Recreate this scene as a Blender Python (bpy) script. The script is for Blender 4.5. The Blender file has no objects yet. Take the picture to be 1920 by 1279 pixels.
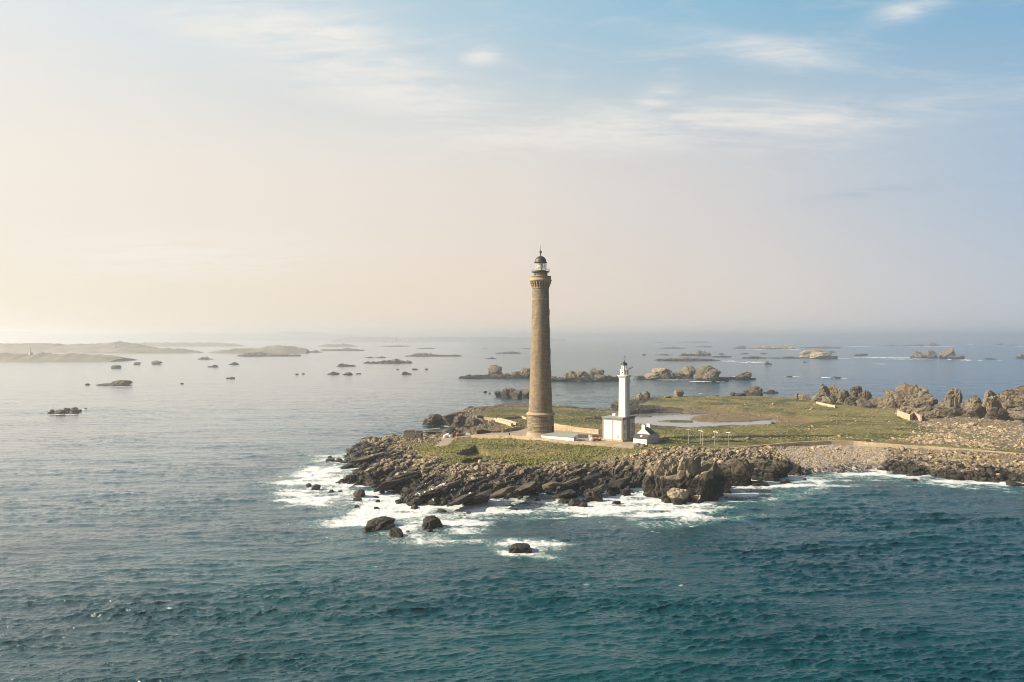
import bpy, math, random, bmesh
import numpy as np
from mathutils import Vector, Matrix
R = math.radians
S = bpy.context.scene
C = S.collection

# ------------------------------------------------------------------ camera
F = 1400.0                                   # focal length in photo pixels (1920 wide)
CAMH = 50.0
PITCH = math.atan(7.5 / F)
cam = bpy.data.cameras.new('camera')
cam.sensor_width = 36.0
cam.lens = 36.0 * F / 1920.0
cam.clip_start = 1.0
cam.clip_end = 200000.0
co = bpy.data.objects.new('camera', cam)
C.objects.link(co)
co.location = (0, 0, CAMH)
co.rotation_euler = (R(90) - PITCH, 0, 0)
S.camera = co

# ------------------------------------------------------------------ sun
EXPO = 0.75
SUN_PHI = 84.0                               # 90 = straight from the left
SUN_EL = 30.0
sv = Vector((-math.sin(R(SUN_PHI)) * math.cos(R(SUN_EL)), -math.cos(R(SUN_PHI)) * math.cos(R(SUN_EL)), math.sin(R(SUN_EL))))
sl = bpy.data.lights.new('sun', 'SUN')
sl.energy = 5.0
sl.angle = R(0.6)
sl.color = (1.0, 0.87, 0.68)
so = bpy.data.objects.new('sun', sl)
so.rotation_euler = sv.to_track_quat('Z', 'Y').to_euler()
so.location = (-300, 0, 300)
C.objects.link(so)


# ------------------------------------------------------------------ node helpers
class NT:
    def __init__(s, tree):
        s.t = tree
        s.n = tree.nodes
        s.l = tree.links

    def node(s, typ, **kw):
        nd = s.n.new(typ)
        for k, v in kw.items():
            setattr(nd, k, v)
        return nd

    def put(s, sock, v):
        if isinstance(v, bpy.types.NodeSocket):
            s.l.new(v, sock)
        elif v is not None:
            try:
                sock.default_value = v
            except Exception:
                sock.default_value = (v, v, v) if not isinstance(v, tuple) else v[:3]

    def math(s, op, a, b=None, c=None, clamp=False):
        nd = s.node('ShaderNodeMath', operation=op, use_clamp=clamp)
        s.put(nd.inputs[0], a)
        if b is not None: s.put(nd.inputs[1], b)
        if c is not None: s.put(nd.inputs[2], c)
        return nd.outputs[0]

    def vmath(s, op, a, b=None):
        nd = s.node('ShaderNodeVectorMath', operation=op)
        s.put(nd.inputs[0], a)
        if b is not None: s.put(nd.inputs[1], b)
        return nd.outputs[1] if op in ('DOT_PRODUCT', 'LENGTH') else nd.outputs[0]

    def rng(s, v, a, b, c=0.0, d=1.0, smooth=True):
        nd = s.node('ShaderNodeMapRange', interpolation_type='SMOOTHSTEP' if smooth else 'LINEAR')
        s.put(nd.inputs['Value'], v)
        for nme, x in zip(('From Min', 'From Max', 'To Min', 'To Max'), (a, b, c, d)):
            s.put(nd.inputs[nme], x)
        return nd.outputs[0]

    def mix(s, f, a, b, blend='MIX'):
        nd = s.node('ShaderNodeMix', data_type='RGBA', blend_type=blend)
        s.put(nd.inputs[0], f)
        s.put(nd.inputs[6], c4(a))
        s.put(nd.inputs[7], c4(b))
        return nd.outputs[2]

    def ramp(s, f, stops, interp='LINEAR'):
        nd = s.node('ShaderNodeValToRGB')
        cr = nd.color_ramp
        cr.interpolation = interp
        while len(cr.elements) < len(stops):
            cr.elements.new(0.5)
        for e, (p, col) in zip(cr.elements, stops):
            e.position = p
            e.color = c4(col)
        s.put(nd.inputs[0], f)
        return nd.outputs[0]

    def noise(s, vec, scale, detail=4.0, rough=0.5, dist=0.0):
        nd = s.node('ShaderNodeTexNoise')
        s.put(nd.inputs['Vector'], vec)
        nd.inputs['Scale'].default_value = scale
        nd.inputs['Detail'].default_value = detail
        nd.inputs['Roughness'].default_value = rough
        nd.inputs['Distortion'].default_value = dist
        return nd.outputs[0]

    def attr(s, name, out=2):
        nd = s.node('ShaderNodeAttribute')
        nd.attribute_name = name
        return nd.outputs[out]

    def sep(s, v):
        nd = s.node('ShaderNodeSeparateXYZ')
        s.put(nd.inputs[0], v)
        return nd.outputs

    def comb(s, x, y, z):
        nd = s.node('ShaderNodeCombineXYZ')
        for i, v in enumerate((x, y, z)):
            s.put(nd.inputs[i], v)
        return nd.outputs[0]

    def bump(s, h, strength=0.5, dist=0.1, normal=None):
        nd = s.node('ShaderNodeBump')
        nd.inputs['Strength'].default_value = strength
        nd.inputs['Distance'].default_value = dist
        s.put(nd.inputs['Height'], h)
        if normal is not None: s.put(nd.inputs['Normal'], normal)
        return nd.outputs[0]


def c4(c):
    if isinstance(c, bpy.types.NodeSocket) or c is None: return c
    return tuple(c) + (1.0,) if len(c) == 3 else tuple(c)


def srgb(r, g, b):
    return tuple(((x / 255.0) / 12.92) if x / 255.0 <= 0.04045 else ((x / 255.0 + 0.055) / 1.055) ** 2.4 for x in (r, g, b))


# ------------------------------------------------------------------ world
W = bpy.data.worlds.new('World')
S.world = W
W.use_nodes = True
w = NT(W.node_tree)
w.n.clear()
out = w.node('ShaderNodeOutputWorld')
bg = w.node('ShaderNodeBackground')
bg.inputs[1].default_value = 2 ** -EXPO
w.l.new(bg.outputs[0], out.inputs[0])
sky = w.node('ShaderNodeTexSky', sky_type='NISHITA')
sky.sun_disc = False
sky.sun_elevation = R(SUN_EL)
sky.sun_rotation = R(360 - SUN_PHI - 0) if False else R(-(180 - SUN_PHI))
sky.air_density = 1.0
sky.dust_density = 2.0
sky.ozone_density = 1.5
skyc = w.vmath('MULTIPLY', sky.outputs[0], (0.09, 0.09, 0.09))
tc = w.node('ShaderNodeTexCoord')
d = tc.outputs['Generated']
dx, dy, dz = w.sep(d)
hl = w.math('SQRT', w.math('ADD', w.math('MULTIPLY', dx, dx), w.math('MULTIPLY', dy, dy)))
az = w.math('DIVIDE', dx, w.math('MAXIMUM', hl, 0.001))          # -1 left .. 1 right
t = w.rng(az, -0.75, 0.75, smooth=False)
HOR = w.ramp(t, [(0.0, srgb(246, 236, 216)), (0.22, srgb(240, 228, 207)), (0.5, srgb(236, 220, 202)), (0.72, srgb(222, 214, 206)), (1.0, srgb(172, 191, 212))])
MID = w.ramp(t, [(0.0, srgb(244, 238, 228)), (0.22, srgb(239, 231, 220)), (0.5, srgb(230, 222, 213)), (0.7, srgb(211, 210, 211)), (0.9, srgb(168, 192, 213)), (1.0, srgb(150, 184, 212))])
TOP = w.ramp(t, [(0.0, srgb(236, 238, 238)), (0.2, srgb(213, 225, 232)), (0.4, srgb(184, 208, 222)), (0.6, srgb(156, 194, 216)), (0.8, srgb(126, 179, 211)), (1.0, srgb(106, 164, 204))])
e1 = w.rng(dz, 0.02, 0.2)
e2 = w.rng(dz, 0.18, 0.42)
low = w.mix(e1, HOR, MID)
low = w.mix(e2, low, TOP)
hi = w.rng(dz, 0.38, 0.8)
# beyond the frame, sky darkened overhead and behind the camera to cut fill light
HIGH = w.ramp(t, [(0.0, srgb(214, 222, 228)), (0.25, srgb(178, 200, 216)), (0.5, srgb(124, 168, 198)), (1.0, srgb(62, 126, 174))])
hazy = w.mix(hi, low, w.mix(0.2, HIGH, skyc))
bk = w.rng(dy, 0.70, 0.1)
side = w.rng(az, -0.9, 0.2, 1.0, 0.0)
deep = w.mix(0.15, srgb(44, 66, 98), skyc)
bk2 = w.math('MULTIPLY', bk, w.math('SUBTRACT', 1.0, w.math('MULTIPLY', side, 0.75)))
full = w.mix(bk2, hazy, deep)
# clouds: thin wisps, on a flat layer high above
inv = w.math('DIVIDE', 1.0, w.math('ADD', w.math('MAXIMUM', dz, 0.0), 0.12))
cp = w.comb(w.math('MULTIPLY', dx, inv), w.math('MULTIPLY', w.math('MULTIPLY', dy, inv), 2.6), 0.0)
cn = w.noise(cp, 2.3, 8.0, 0.62, 0.9)
cn2 = w.noise(cp, 6.0, 6.0, 0.65, 0.3)
cnm = w.math('ADD', w.math('MULTIPLY', cn, 0.65), w.math('MULTIPLY', cn2, 0.35))


def blob(px, py, rx, ry, rot=0.0):
    """Gaussian patch of sky round the direction that the photo shows at px, py."""
    x0 = (px - 960) / F
    z0 = (632 - py) / F
    u = w.math('SUBTRACT', w.math('DIVIDE', dx, w.math('MAXIMUM', dy, 0.05)), x0)
    v = w.math('SUBTRACT', w.math('DIVIDE', dz, w.math('MAXIMUM', dy, 0.05)), z0)
    c_, s_ = math.cos(rot), math.sin(rot)
    uu = w.math('DIVIDE', w.math('ADD', w.math('MULTIPLY', u, c_), w.math('MULTIPLY', v, s_)), rx / F)
    vv = w.math('DIVIDE', w.math('SUBTRACT', w.math('MULTIPLY', v, c_), w.math('MULTIPLY', u, s_)), ry / F)
    rr = w.math('ADD', w.math('MULTIPLY', uu, uu), w.math('MULTIPLY', vv, vv))
    g = w.math('POWER', 2.71828, w.math('MULTIPLY', rr, -1.0))
    return w.math('MULTIPLY', g, w.rng(dy, 0.0, 0.3))


m = blob(545, 62, 230, 52, -0.12)
for a in [(700, 150, 260, 60, -0.3), (755, 112, 50, 22, 0.0), (905, 105, 40, 16, 0.1), (1455, 95, 120, 26, -0.12),
          (1240, 238, 470, 42, 0.05), (1500, 225, 160, 22, 0.08), (450, 60, 90, 40, 0.1), (1700, 20, 70, 20, 0.3), (1230, 190, 50, 30, 0.5), (300, 480, 300, 50, 0.0)]:
    m = w.math('MAXIMUM', m, w.math('MULTIPLY', blob(*a), 0.75))
cf = w.math('MULTIPLY', w.rng(cnm, 0.30, 0.62), m)
full = w.mix(cf, full, srgb(247, 241, 233))
dk = blob(1640, 360, 130, 10, 0.12)
full = w.mix(w.math('MULTIPLY', w.math('MULTIPLY', dk, w.rng(cn2, 0.35, 0.6)), 0.35), full, srgb(160, 176, 195))
gen = w.math('MULTIPLY', w.rng(cnm, 0.48, 0.72), w.rng(dz, 0.05, 0.3))
full = w.mix(w.math('MULTIPLY', gen, 0.25), full, srgb(238, 232, 224))
# broad glow of the hazy air round the sun, left of the view
sdot = w.vmath('DOT_PRODUCT', d, tuple(sv))
glow = w.math('POWER', w.math('MAXIMUM', sdot, 0.0), 2.5)
gl = w.mix(1.0, (1.7, 1.35, 0.95), w.comb(glow, glow, glow), 'MULTIPLY')
gcut = w.rng(w.math('DIVIDE', dx, w.math('MAXIMUM', dy, 0.001)), -0.75, -1.6)
gcut = w.math('MAXIMUM', gcut, w.rng(dy, 0.05, -0.05))
gcut = w.math('MULTIPLY', gcut, w.rng(dz, 0.75, 0.4))
full = w.mix(gcut, full, w.mix(1.0, full, gl, 'ADD'))
# below the horizon: dark sea
full = w.mix(w.rng(dz, 0.0, -0.03), full, (0.05, 0.09, 0.11))
w.l.new(full, bg.inputs[0])

S.view_settings.view_transform = 'Standard'
S.view_settings.look = 'None'
S.view_settings.exposure = EXPO
S.view_settings.gamma = 1.0
S.cycles.use_denoising = True
S.cycles.filter_width = 1.0
S.cycles.volume_bounces = 1
S.cycles.max_bounces = 5
S.cycles.diffuse_bounces = 2
S.cycles.glossy_bounces = 2
S.cycles.transparent_max_bounces = 8
S.cycles.caustics_reflective = False
S.cycles.caustics_refractive = False

# ------------------------------------------------------------------ maths helpers
cp_, sp_ = math.cos(PITCH), math.sin(PITCH)


def at(px, py, z=0.0):
    """world x, y of the point at height z seen at photo pixel px, py"""
    a = (px - 960.0) / F
    b = -(py - 639.5) / F
    yy = cp_ + b * sp_
    zz = b * cp_ - sp_
    k = (z - CAMH) / zz
    return (a * k, yy * k)


def zat(py, Y):
    """height of the point seen at row py at distance Y"""
    b = -(py - 639.5) / F
    return CAMH + Y * (b * cp_ - sp_) / (cp_ + b * sp_)


def hash3(ix, iy, iz, seed):
    h = (ix * 374761393 + iy * 668265263 + iz * 2147483647 + seed * 1274126177) & 0xFFFFFFFF
    h = ((h ^ (h >> 13)) * 1274126177) & 0xFFFFFFFF
    h = ((h ^ (h >> 16)) * 2246822519) & 0xFFFFFFFF
    return ((h ^ (h >> 15)) & 0xFFFFFF).astype(np.float64) / 0xFFFFFF


def vn(p, seed=0):
    """value noise, p (N,2) or (N,3) -> 0..1"""
    i = np.floor(p).astype(np.int64)
    f = p - i
    f = f * f * f * (f * (f * 6 - 15) + 10)
    if p.shape[1] == 2:
        z0 = np.zeros(len(p), np.int64)
        a = hash3(i[:, 0], i[:, 1], z0, seed); b = hash3(i[:, 0] + 1, i[:, 1], z0, seed)
        c = hash3(i[:, 0], i[:, 1] + 1, z0, seed); d_ = hash3(i[:, 0] + 1, i[:, 1] + 1, z0, seed)
        return (a * (1 - f[:, 0]) + b * f[:, 0]) * (1 - f[:, 1]) + (c * (1 - f[:, 0]) + d_ * f[:, 0]) * f[:, 1]
    r = []
    for dz_ in (0, 1):
        a = hash3(i[:, 0], i[:, 1], i[:, 2] + dz_, seed); b = hash3(i[:, 0] + 1, i[:, 1], i[:, 2] + dz_, seed)
        c = hash3(i[:, 0], i[:, 1] + 1, i[:, 2] + dz_, seed); d_ = hash3(i[:, 0] + 1, i[:, 1] + 1, i[:, 2] + dz_, seed)
        r.append((a * (1 - f[:, 0]) + b * f[:, 0]) * (1 - f[:, 1]) + (c * (1 - f[:, 0]) + d_ * f[:, 0]) * f[:, 1])
    return r[0] * (1 - f[:, 2]) + r[1] * f[:, 2]


def fbm(p, octs=4, seed=0, gain=0.5):
    s = 0.0; a = 1.0; tot = 0.0
    for o in range(octs):
        s = s + a * vn(p * (2.03 ** o) + 17.3 * o, seed + o)
        tot += a; a *= gain
    return s / tot


def cell2(p, seed=0):
    """cellular noise in 2-D: F1, F2, id"""
    i = np.floor(p).astype(np.int64)
    f1 = np.full(len(p), 9.0); f2 = np.full(len(p), 9.0); cid = np.zeros(len(p))
    z0 = np.zeros(len(p), np.int64)
    for ox in (-1, 0, 1):
        for oy in (-1, 0, 1):
            jx = i[:, 0] + ox; jy = i[:, 1] + oy
            a = hash3(jx, jy, z0, seed); b = hash3(jx, jy, z0 + 1, seed)
            dd = np.hypot(jx + a - p[:, 0], jy + b - p[:, 1])
            idv = hash3(jx, jy, z0 + 2, seed)
            m_ = dd < f1
            f2 = np.where(m_, f1, np.minimum(f2, dd))
            cid = np.where(m_, idv, cid)
            f1 = np.where(m_, dd, f1)
    return f1, f2, cid


def sdf(P, poly):
    """signed distance (positive inside) of points P (N,2) to a polygon"""
    poly = np.asarray(poly, float)
    d2 = np.full(len(P), 1e18); inside = np.zeros(len(P), bool)
    a = poly; b = np.roll(poly, -1, axis=0)
    for (ax, ay), (bx, by) in zip(a, b):
        ex, ey = bx - ax, by - ay
        wx = P[:, 0] - ax; wy = P[:, 1] - ay
        tt = np.clip((wx * ex + wy * ey) / (ex * ex + ey * ey + 1e-12), 0, 1)
        d2 = np.minimum(d2, (wx - tt * ex) ** 2 + (wy - tt * ey) ** 2)
        cond = (ay > P[:, 1]) != (by > P[:, 1])
        if ay != by:
            inside ^= cond & (P[:, 0] < ex * (P[:, 1] - ay) / (by - ay) + ax)
    return np.where(inside, 1, -1) * np.sqrt(d2)


def sst(x, a, b):
    tt = np.clip((x - a) / (b - a), 0, 1)
    return tt * tt * (3 - 2 * tt)


# ------------------------------------------------------------------ mesh helpers
def np_mesh(name, V, Q, smooth=False):
    """mesh from vertex array and face array (all quads or all triangles)"""
    V = np.asarray(V, np.float32); Q = np.asarray(Q, np.int32)
    me = bpy.data.meshes.new(name)
    k = Q.shape[1]
    me.vertices.add(len(V)); me.vertices.foreach_set('co', V.ravel())
    me.loops.add(Q.size); me.loops.foreach_set('vertex_index', Q.ravel())
    me.polygons.add(len(Q))
    me.polygons.foreach_set('loop_start', np.arange(0, Q.size, k, dtype=np.int32))
    me.polygons.foreach_set('loop_total', np.full(len(Q), k, np.int32))
    me.polygons.foreach_set('use_smooth', np.full(len(Q), smooth, bool))
    me.update(calc_edges=True)
    return me


def add_attr(me, name, data):
    at_ = me.attributes.new(name, 'FLOAT', 'POINT')
    at_.data.foreach_set('value', np.asarray(data, np.float32))


def link(name, me, mat=None, parent=None, loc=None):
    o = bpy.data.objects.new(name, me)
    C.objects.link(o)
    if mat is not None:
        me.materials.append(mat)
    if parent is not None: o.parent = parent
    if loc is not None: o.location = loc
    return o


def tag(o, label=None, cat=None, group=None, kind=None):
    if label: o['label'] = label
    if cat: o['category'] = cat
    if group: o['group'] = group
    if kind: o['kind'] = kind
    return o


def thing(name, label, cat, loc, rz=0.0, group=None):
    o = bpy.data.objects.new(name, None)
    o.empty_display_size = 0.5
    C.objects.link(o)
    o.location = loc
    o.rotation_euler = (0, 0, rz)
    return tag(o, label, cat, group)


class MB:
    """collects simple shapes and links them as one mesh"""
    def __init__(s):
        s.bm = bmesh.new()
        s.uv = None

    def box(s, x0, x1, y0, y1, z0, z1, M=None):
        vs = [s.bm.verts.new(Vector(c)) for c in ((x0, y0, z0), (x1, y0, z0), (x1, y1, z0), (x0, y1, z0), (x0, y0, z1), (x1, y0, z1), (x1, y1, z1), (x0, y1, z1))]
        if M is not None:
            for v in vs: v.co = M @ v.co
        for f in ((3, 2, 1, 0), (4, 5, 6, 7), (0, 1, 5, 4), (1, 2, 6, 5), (2, 3, 7, 6), (3, 0, 4, 7)):
            s.bm.faces.new([vs[i] for i in f])
        return s

    def poly(s, pts, faces):
        vs = [s.bm.verts.new(Vector(p)) for p in pts]
        for f in faces: s.bm.faces.new([vs[i] for i in f])
        return s

    def lathe(s, prof, seg=48, cx=0, cy=0, smooth=True, uvscale=True, a0=0.0):
        """prof: (radius, z) from bottom to top; radius 0 closes"""
        uvl = s.bm.loops.layers.uv.verify()
        rings = []
        for r, z in prof:
            rings.append([s.bm.verts.new((cx + r * math.cos(a0 + 2 * math.pi * k / seg), cy + r * math.sin(a0 + 2 * math.pi * k / seg), z)) for k in range(seg)] if r > 1e-6 else [s.bm.verts.new((cx, cy, z))])
        vv = 0.0
        for i in range(len(prof) - 1):
            r0, z0 = prof[i]; r1, z1 = prof[i + 1]
            A, B = rings[i], rings[i + 1]
            dv = math.hypot(r1 - r0, z1 - z0)
            for k in range(seg):
                k2 = (k + 1) % seg
                Rm = 4.5
                u0 = 2 * math.pi * k / seg * Rm; u1 = 2 * math.pi * (k + 1) / seg * Rm
                if len(A) == 1 and len(B) == 1: continue
                if len(A) == 1:
                    f = s.bm.faces.new((A[0], B[k2], B[k])); uv = ((u0, vv), (u1, vv + dv), (u0, vv + dv))
                    f.normal_flip()
                elif len(B) == 1:
                    f = s.bm.faces.new((A[k], A[k2], B[0])); uv = ((u0, vv), (u1, vv), (u0, vv + dv))
                else:
                    f = s.bm.faces.new((A[k], A[k2], B[k2], B[k])); uv = ((u0, vv), (u1, vv), (u1, vv + dv), (u0, vv + dv))
                f.smooth = smooth
                for lp, q in zip(f.loops, uv): lp[uvl].uv = q
            vv += dv
        return s

    def tube(s, p0, p1, r0, r1=None, seg=8):
        r1 = r0 if r1 is None else r1
        p0 = Vector(p0); p1 = Vector(p1)
        ax = (p1 - p0).normalized()
        u = ax.orthogonal().normalized(); v = ax.cross(u)
        A = []; B = []
        for k in range(seg):
            a = 2 * math.pi * k / seg
            dd = u * math.cos(a) + v * math.sin(a)
            A.append(s.bm.verts.new(p0 + dd * r0)); B.append(s.bm.verts.new(p1 + dd * r1))
        for k in range(seg):
            s.bm.faces.new((A[k], A[(k + 1) % seg], B[(k + 1) % seg], B[k]))
        s.bm.faces.new(A[::-1]); s.bm.faces.new(B)
        return s

    def ball(s, c, r, sub=2, sc=(1, 1, 1)):
        ret = bmesh.ops.create_icosphere(s.bm, subdivisions=sub, radius=1.0)
        for v in ret['verts']:
            v.co = Vector((v.co.x * r * sc[0], v.co.y * r * sc[1], v.co.z * r * sc[2])) + Vector(c)
        for v in ret['verts']:
            for f in v.link_faces: f.smooth = True
        return s

    def build(s, name, mat, parent=None, loc=None):
        bmesh.ops.recalc_face_normals(s.bm, faces=s.bm.faces)
        me = bpy.data.meshes.new(name)
        s.bm.to_mesh(me); s.bm.free()
        return link(name, me, mat, parent, loc)


# ------------------------------------------------------------------ materials
def material(name):
    mt = bpy.data.materials.new(name)
    mt.use_nodes = True
    n = NT(mt.node_tree)
    b = n.n['Principled BSDF']
    return mt, n, b


def pos(n):
    g = n.node('ShaderNodeNewGeometry')
    return g.outputs['Position']


def plain(name, col, rough=0.7, metal=0.0, var=0.12, scale=1.5, bump=0.0):
    mt, n, b = material(name)
    p = pos(n)
    nz = n.noise(p, scale, 5, 0.6)
    c = n.mix(nz, tuple(x * (1 - var) for x in col), tuple(min(1, x * (1 + var)) for x in col))
    n.put(b.inputs['Base Color'], c)
    b.inputs['Roughness'].default_value = rough
    b.inputs['Metallic'].default_value = metal
    if bump:
        n.put(b.inputs['Normal'], n.bump(n.noise(p, scale * 6, 4), bump, 0.03))
    return mt


def rock_shader(n, b, light=1.0, wet_shade_z=1.6, tint=None, rand=None, hf=1.0, lift=None):
    p = pos(n)
    big = n.noise(p, 0.08 * hf, 4, 0.55)
    md = n.noise(p, 0.55 * hf, 5, 0.6, 0.3)
    fi = n.noise(p, 3.0 * hf, 4, 0.65)
    c = n.ramp(md, [(0.25, (0.13 * light, 0.105 * light, 0.075 * light)), (0.42, (0.29 * light, 0.235 * light, 0.165 * light)), (0.6, (0.42 * light, 0.35 * light, 0.25 * light)), (0.8, (0.36 * light, 0.32 * light, 0.26 * light))])
    c = n.mix(n.math('MULTIPLY', n.rng(big, 0.45, 0.65), 0.35), c, (0.36 * light, 0.26 * light, 0.11 * light))     # ochre lichen
    c = n.mix(n.rng(fi, 0.35, 0.75, 0.0, 0.5), c, (0.10, 0.085, 0.065))
    if rand is not None:
        c = n.mix(1.0, c, n.ramp(rand, [(0.0, (0.35, 0.34, 0.33)), (0.5, (0.95, 0.93, 0.9)), (1.0, (1.5, 1.45, 1.35))]), 'MULTIPLY')
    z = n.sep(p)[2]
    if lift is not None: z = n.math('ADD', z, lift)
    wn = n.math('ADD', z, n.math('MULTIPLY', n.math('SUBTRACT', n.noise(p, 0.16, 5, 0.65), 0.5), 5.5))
    wet = n.rng(wn, wet_shade_z, wet_shade_z - 1.1)  # dark wet band above the water; on the headland it also paints shade
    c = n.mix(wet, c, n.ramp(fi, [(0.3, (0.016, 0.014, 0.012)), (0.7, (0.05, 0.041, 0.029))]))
    n.put(b.inputs['Base Color'], c)
    n.put(b.inputs['Roughness'], n.math('SUBTRACT', 0.9, n.math('MULTIPLY', wet, 0.35)))
    b.inputs['Specular IOR Level'].default_value = 0.3
    hh = n.math('ADD', n.math('MULTIPLY', md, 1.0), n.math('MULTIPLY', fi, 0.35))
    n.put(b.inputs['Normal'], n.bump(hh, 0.9, 0.5 / hf))
    return c, wet


M_rock, n_, b_ = material('granite')
rock_shader(n_, b_, 0.56, 4.6)
M_rockfar, n_, b_ = material('granite_far')
rock_shader(n_, b_, 0.48, 4.5, hf=0.6)
M_rockdark, n_, b_ = material('granite_wet')
rock_shader(n_, b_, 0.35, 4.2)
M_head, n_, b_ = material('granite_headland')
rock_shader(n_, b_, 0.75, 7.5)  # dark band raised high to paint shade on the headland's front
M_rocktan, n_, b_ = material('granite_tan')
rock_shader(n_, b_, 1.0, 2.0)
M_boulder, n_, b_ = material('granite_boulders')
rock_shader(n_, b_, 0.95, 4.6, rand=n_.attr('tint'), lift=n_.attr('lift'))
M_land, n_, b_ = material('far_land')
p_ = pos(n_)
n_.put(b_.inputs['Base Color'], n_.ramp(n_.noise(p_, 0.02, 5, 0.6), [(0.3, (0.10, 0.10, 0.075)), (0.5, (0.17, 0.155, 0.12)), (0.7, (0.26, 0.23, 0.18))]))
b_.inputs['Roughness'].default_value = 1.0

# terrain
M_terrain, n_, b_ = material('island_ground')
rc, wt = rock_shader(n_, b_, 0.5, 4.4, lift=n_.math('MULTIPLY', n_.rng(n_.sep(pos(n_))[0], 100, 135), 1.2))  # ground rock darkened so gaps between boulders read as shadow
p_ = pos(n_)
g1 = n_.noise(p_, 0.055, 5, 0.6)
g2 = n_.noise(p_, 1.1, 5, 0.7)
g3 = n_.noise(p_, 0.25, 4, 0.6, 0.5)
gc = n_.ramp(g2, [(0.28, (0.015, 0.018, 0.005)), (0.45, (0.045, 0.05, 0.014)), (0.58, (0.10, 0.095, 0.025)), (0.75, (0.22, 0.19, 0.06))])  # ground grass darkened as painted shade between the lighter tussocks
gc = n_.mix(n_.rng(g1, 0.42, 0.62), gc, n_.ramp(g2, [(0.3, (0.06, 0.055, 0.02)), (0.6, (0.19, 0.165, 0.07)), (0.8, (0.25, 0.22, 0.11))]))
gc = n_.mix(n_.rng(g3, 0.45, 0.7, 0.0, 0.45), gc, (0.045, 0.055, 0.018))
dry = n_.attr('dry')
gc = n_.mix(dry, gc, n_.ramp(g2, [(0.3, (0.10, 0.09, 0.03)), (0.7, (0.33, 0.28, 0.11))]))
ga = n_.attr('grass')
gm = n_.rng(n_.math('ADD', ga, n_.math('MULTIPLY', n_.math('SUBTRACT', n_.noise(p_, 0.6, 4, 0.7), 0.5), 0.9)), 0.38, 0.6)
col = n_.mix(gm, rc, gc)
pv = n_.mix(n_.noise(p_, 0.8, 4, 0.6), (0.24, 0.19, 0.145), (0.42, 0.35, 0.27))
col = n_.mix(n_.attr('pave'), col, pv)
sh = n_.ramp(n_.noise(p_, 1.6, 3, 0.7), [(0.3, (0.12, 0.1, 0.085)), (0.5, (0.33, 0.29, 0.25)), (0.7, (0.55, 0.49, 0.43))])
col = n_.mix(n_.attr('shingle'), col, sh)
mud = n_.mix(n_.noise(p_, 0.5, 4, 0.6), (0.10, 0.065, 0.03), (0.24, 0.17, 0.085))
col = n_.mix(n_.attr('mud'), col, mud)
n_.put(b_.inputs['Base Color'], col)

# water
M_water, n_, b_ = material('sea_water')
p_ = pos(n_)
px_, py_, pz_ = n_.sep(p_)
fo = n_.attr('foam')
dist = n_.vmath('LENGTH', p_)
big = n_.noise(n_.comb(n_.math('MULTIPLY', px_, 0.5), py_, 0.0), 0.012, 4, 0.6, 0.4)
wc = n_.mix(n_.rng(big, 0.35, 0.68), (0.0006, 0.027, 0.038), (0.0018, 0.052, 0.058))
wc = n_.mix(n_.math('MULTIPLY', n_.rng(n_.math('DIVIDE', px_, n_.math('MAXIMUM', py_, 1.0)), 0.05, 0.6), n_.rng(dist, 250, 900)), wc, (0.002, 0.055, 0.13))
wc = n_.mix(n_.rng(fo, 0.02, 0.5, 0.0, 0.75), wc, (0.06, 0.17, 0.17))
f1 = n_.noise(p_, 0.45, 6, 0.72, 1.2)
f2 = n_.noise(p_, 2.2, 6, 0.75, 1.2)
ff = n_.math('ADD', n_.math('MULTIPLY', f1, 0.6), n_.math('MULTIPLY', f2, 0.4))
ff = n_.math('MULTIPLY_ADD', ff, 3.4, -1.2)
fm = n_.rng(n_.math('SUBTRACT', fo, ff), -0.22, 0.24)
fm = n_.math('MULTIPLY', fm, n_.rng(fo, 0.0, 0.12))
wcol = n_.mix(fm, wc, n_.mix(n_.rng(f2, 0.3, 0.65), (0.50, 0.56, 0.57), (0.78, 0.79, 0.79)))
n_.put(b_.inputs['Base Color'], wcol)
rg = n_.rng(dist, 150, 1800, 0.06, 0.18, smooth=False)
n_.put(b_.inputs['Roughness'], n_.mix(fm, n_.comb(rg, rg, rg), (0.8, 0.8, 0.8)))
b_.inputs['IOR'].default_value = 1.333
b_.inputs['Specular IOR Level'].default_value = 0.6
b_.inputs['Specular Tint'].default_value = (0.35, 0.9, 1.0, 1)
st = n_.comb(n_.math('MULTIPLY', px_, 0.62), py_, pz_)
r1 = n_.noise(st, 1.5, 3, 0.6, 0.2)
r2 = n_.noise(st, 0.28, 4, 0.6, 0.3)
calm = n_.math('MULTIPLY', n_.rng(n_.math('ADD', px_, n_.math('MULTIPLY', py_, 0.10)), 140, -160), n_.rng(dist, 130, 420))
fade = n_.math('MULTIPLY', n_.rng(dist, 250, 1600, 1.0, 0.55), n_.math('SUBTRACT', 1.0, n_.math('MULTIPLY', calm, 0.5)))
hh = n_.math('ADD', n_.math('MULTIPLY', r1, n_.rng(dist, 180, 700, 0.36, 0.18)), n_.math('MULTIPLY', r2, n_.rng(dist, 200, 900, 0.25, 1.3)))
strk = n_.rng(n_.noise(n_.comb(n_.math('MULTIPLY', px_, 0.35), py_, 0.0), 0.045, 4, 0.6, 0.8), 0.32, 0.66, 0.6, 1.15)
hh = n_.math('MULTIPLY', hh, strk)
hh = n_.math('ADD', hh, n_.math('MULTIPLY', fm, 0.25))
n_.put(b_.inputs['Normal'], n_.bump(n_.math('MULTIPLY', hh, fade), 1.0, 1.0))

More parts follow.
